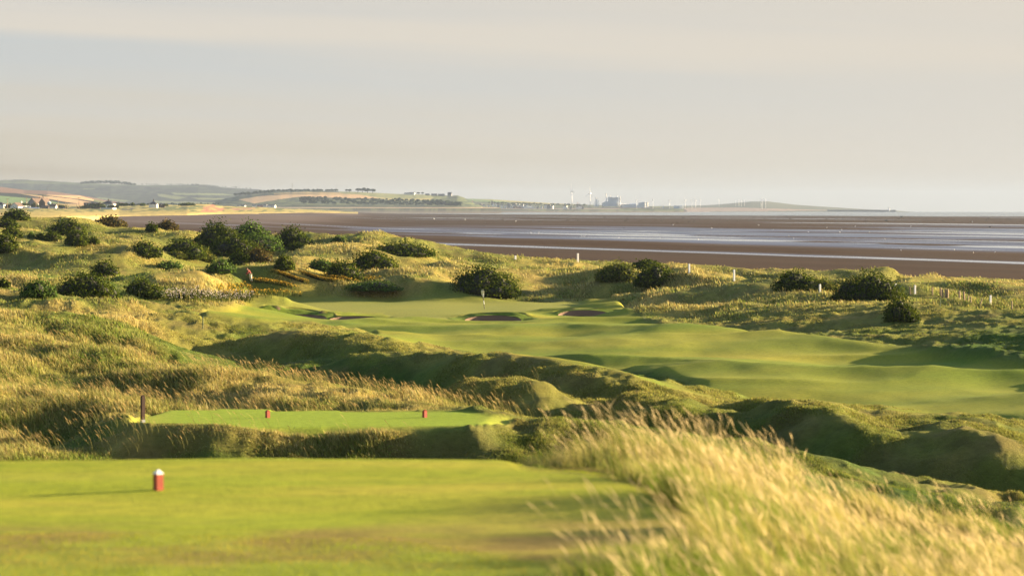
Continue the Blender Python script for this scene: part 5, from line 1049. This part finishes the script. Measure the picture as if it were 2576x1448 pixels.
for u, yb, w, h, lab in ((1022,488,10,3.5,'left pale villa on the headland skyline'),(1035,488,16,4.5,'long pale villa on the headland skyline'),(1110,491.5,16,4,'low grey house on the headland left of the gabled one'),(1131,491.5,10,8,'dark gabled house at the tip of the headland crest'),(1092,490.5,14,3.5,'low house on the headland crest, middle'),(1075,490,10,3,'low house on the headland crest, left')):
    house('hilltop_house', lab, u, yb+.6, 8720, w*1.2, 10, h*.65, h*.6, -10, M['wwall'] if u < 1050 else M['gwall'], M['slate'], 'gable', ((w*.4,.8),), ((0,.7,1.6,1.4),), None, 6, 'house', 'houses on the headland crest')
# pier with a small light, far right
e = empty('pier', tuple(at(2190, 529, 12300))); tag(e, 'long low dark pier running out from the round hill', 'pier'); q_ = 12300/F
MB().box(-110*q_, 62*q_, -4, 4, -14, 1.5).build('deck', M['slag'], e)
for k in range(6): MB().box((-100+k*30)*q_, (-96+k*30)*q_, -6, 6, -14, 1).build('pier_block', M['slag'], e)
e = empty('lighthouse', tuple(at(2236, 529, 12290))); tag(e, 'tiny dark lighthouse at the end of the pier', 'lighthouse'); MB().lathe([(4,-2),(3,6),(2.6,10)], 10).build('tower', M['conc2'], e); MB().lathe([(2,10),(2,12.5),(.3,14)], 10).build('lantern', M['greymetal'], e)

# ------------------------------------------------------------------ rocks, gulls on the flats
def shore_z(x, d): 
    u = CU+x*F/d; i = min(max((math.log(d)-math.log(400))/.0042, 0), BZ.shape[0]-2); j = min(max((u+900)/9, 0), BZ.shape[1]-2); return float(BZ[int(i), int(j)])
def on_shore(u, y):
    d = (EYE)/((y-EY)/F)
    for _ in range(20):
        z = shore_z((u-CU)*d/F, d); d = max(420, min(8500, (EYE-z)/((y-EY)/F)))
    return d
rk = []
for v_ in range(6):
    bm = bmesh.new(); bmesh.ops.create_icosphere(bm, subdivisions=2, radius=1)
    for vv in bm.verts: vv.co *= 1+.35*(random.random()-.5); vv.co.z *= .55
    me = bpy.data.meshes.new('rock'); bm.to_mesh(me); bm.free(); me.materials.append(M['rock']); rk.append(me)
rr0 = random.Random(5)
for k in range(170):
    band = rr0.random(); u = rr0.uniform(980, 2575); y = rr0.gauss(556, 2.5) if band < .5 else (rr0.gauss(549.5, 1.2) if band < .85 else rr0.uniform(546, 575))
    y = max(546, y); d = on_shore(u, y); x = (u-CU)*d/F; o = bpy.data.objects.new('rock', rk[k % 6]); COL.objects.link(o); s_ = rr0.uniform(1.0, 2.3)*d/F
    o.location = (x, d, shore_z(x, d)+.05); o.scale = (s_*rr0.uniform(1, 2.4), s_*1.2, s_*.8); o.rotation_euler = (0,0,rr0.uniform(0, .5)); tag(o, 'small dark rock scattered on the wet sand flats', 'rock', 'small rocks on the sand flats')
for u, y, r_, lab in ((2268,545.2,4,'solitary boulder standing on the horizon water line at right'),(2230,554,3.5,'flat boulder below the solitary boulder'),(2178,549,2.2,'low boulder at the water edge, centre right'),(2490,571,3.4,'low boulder near the right edge of the flats'),(1978,544.6,2,'boulder at the water edge left of the solitary one')):
    d = on_shore(u, y+1); x = (u-CU)*d/F; o = bpy.data.objects.new('boulder', rk[0].copy()); COL.objects.link(o); s_ = r_*d/F; o.location = (x, d, shore_z(x, d)+.1); o.scale = (s_*1.2, s_, s_*1.3); tag(o, 'dark '+lab, 'boulder', 'boulders on the sand flats')
gproto = None
GP = [(1600,527,.9),(930,525,0),(1943,580,1),(1908,568,1),(2079,574,1),(2067,556,0),(1692,567,1),(1790,575,1),(1996,601,1),(2116,579,1),(2226,603,1),(2266,631,1),(2501,636,1),(2448,637,1),(2033,585,1),(2112,586,1),(1983,595,1),(2186,586,1),(2290,571,1),(2150,571,1),(1660,600,1),(1556,600,1),(1466,595,1),(1470,595.5,1),(1462,595,1),(1757,604,1),(2445,560,1),(1335,587,1),(1355,586.5,1),(2400,630,1),(1205,640,0),(1000,545,0),(1092,552,1),(1170,554,1),(1297,558,1)]
for u, y, keep in GP:
    if not keep or y < 545: continue
    d = on_shore(u, y); x = (u-CU)*d/F
    if gproto is None:
        gproto = empty('gull'); MB().lathe([(.01,-.30),(.09,-.18),(.14,0),(.12,.16),(.07,.26),(.085,.33),(.05,.42),(.005,.46)], 10).build('body', M['gull'], gproto, (0,0,.28), True).rotation_euler = (math.radians(62), 0, math.radians(90))
        MB().poly([(-.28,-.13,.30),(.16,-.14,.40),(.10,-.10,.24),(-.36,-.05,.26),(-.28,.13,.30),(.16,.14,.40),(.10,.10,.24),(-.36,.05,.26)], [(0,1,2,3),(7,6,5,4)]).build('wing', M['gullg'], gproto)
        MB().cyl((0,-.05,0), (0,-.05,.2), .012, .012, 5).build('leg', M['flag'], gproto); MB().cyl((0,.05,0), (0,.05,.2), .012, .012, 5).build('leg', M['flag'], gproto); g = gproto
    else: g = copy_tree(gproto)
    g.location = (x, d, shore_z(x, d)); sc = d/1100*.95; g.scale = (sc, sc, sc); g.rotation_euler = (0, 0, (u*1.7) % 6.28); tag(g, 'white gull standing on the wet sand flats', 'gull', 'gulls on the sand flats')
#==PART4==



# ------------------------------------------------------------------ sea air
m = bpy.data.materials.new('sea_air'); m.use_nodes = True; t = m.node_tree; t.nodes.clear()
v_ = N(t, 'ShaderNodeVolumePrincipled'); v_.inputs['Color'].default_value = (.36,.45,.62,1); v_.inputs['Density'].default_value = 3.4e-5; v_.inputs['Anisotropy'].default_value = 0
o_ = N(t, 'ShaderNodeOutputMaterial'); t.links.new(v_.outputs[0], o_.inputs['Volume'])
hz_ = MB().box(-9000, 9000, -60, 31000, -160, 175).build('haze', m); tag(hz_, kind='stuff')
m.cycles.homogeneous_volume = True
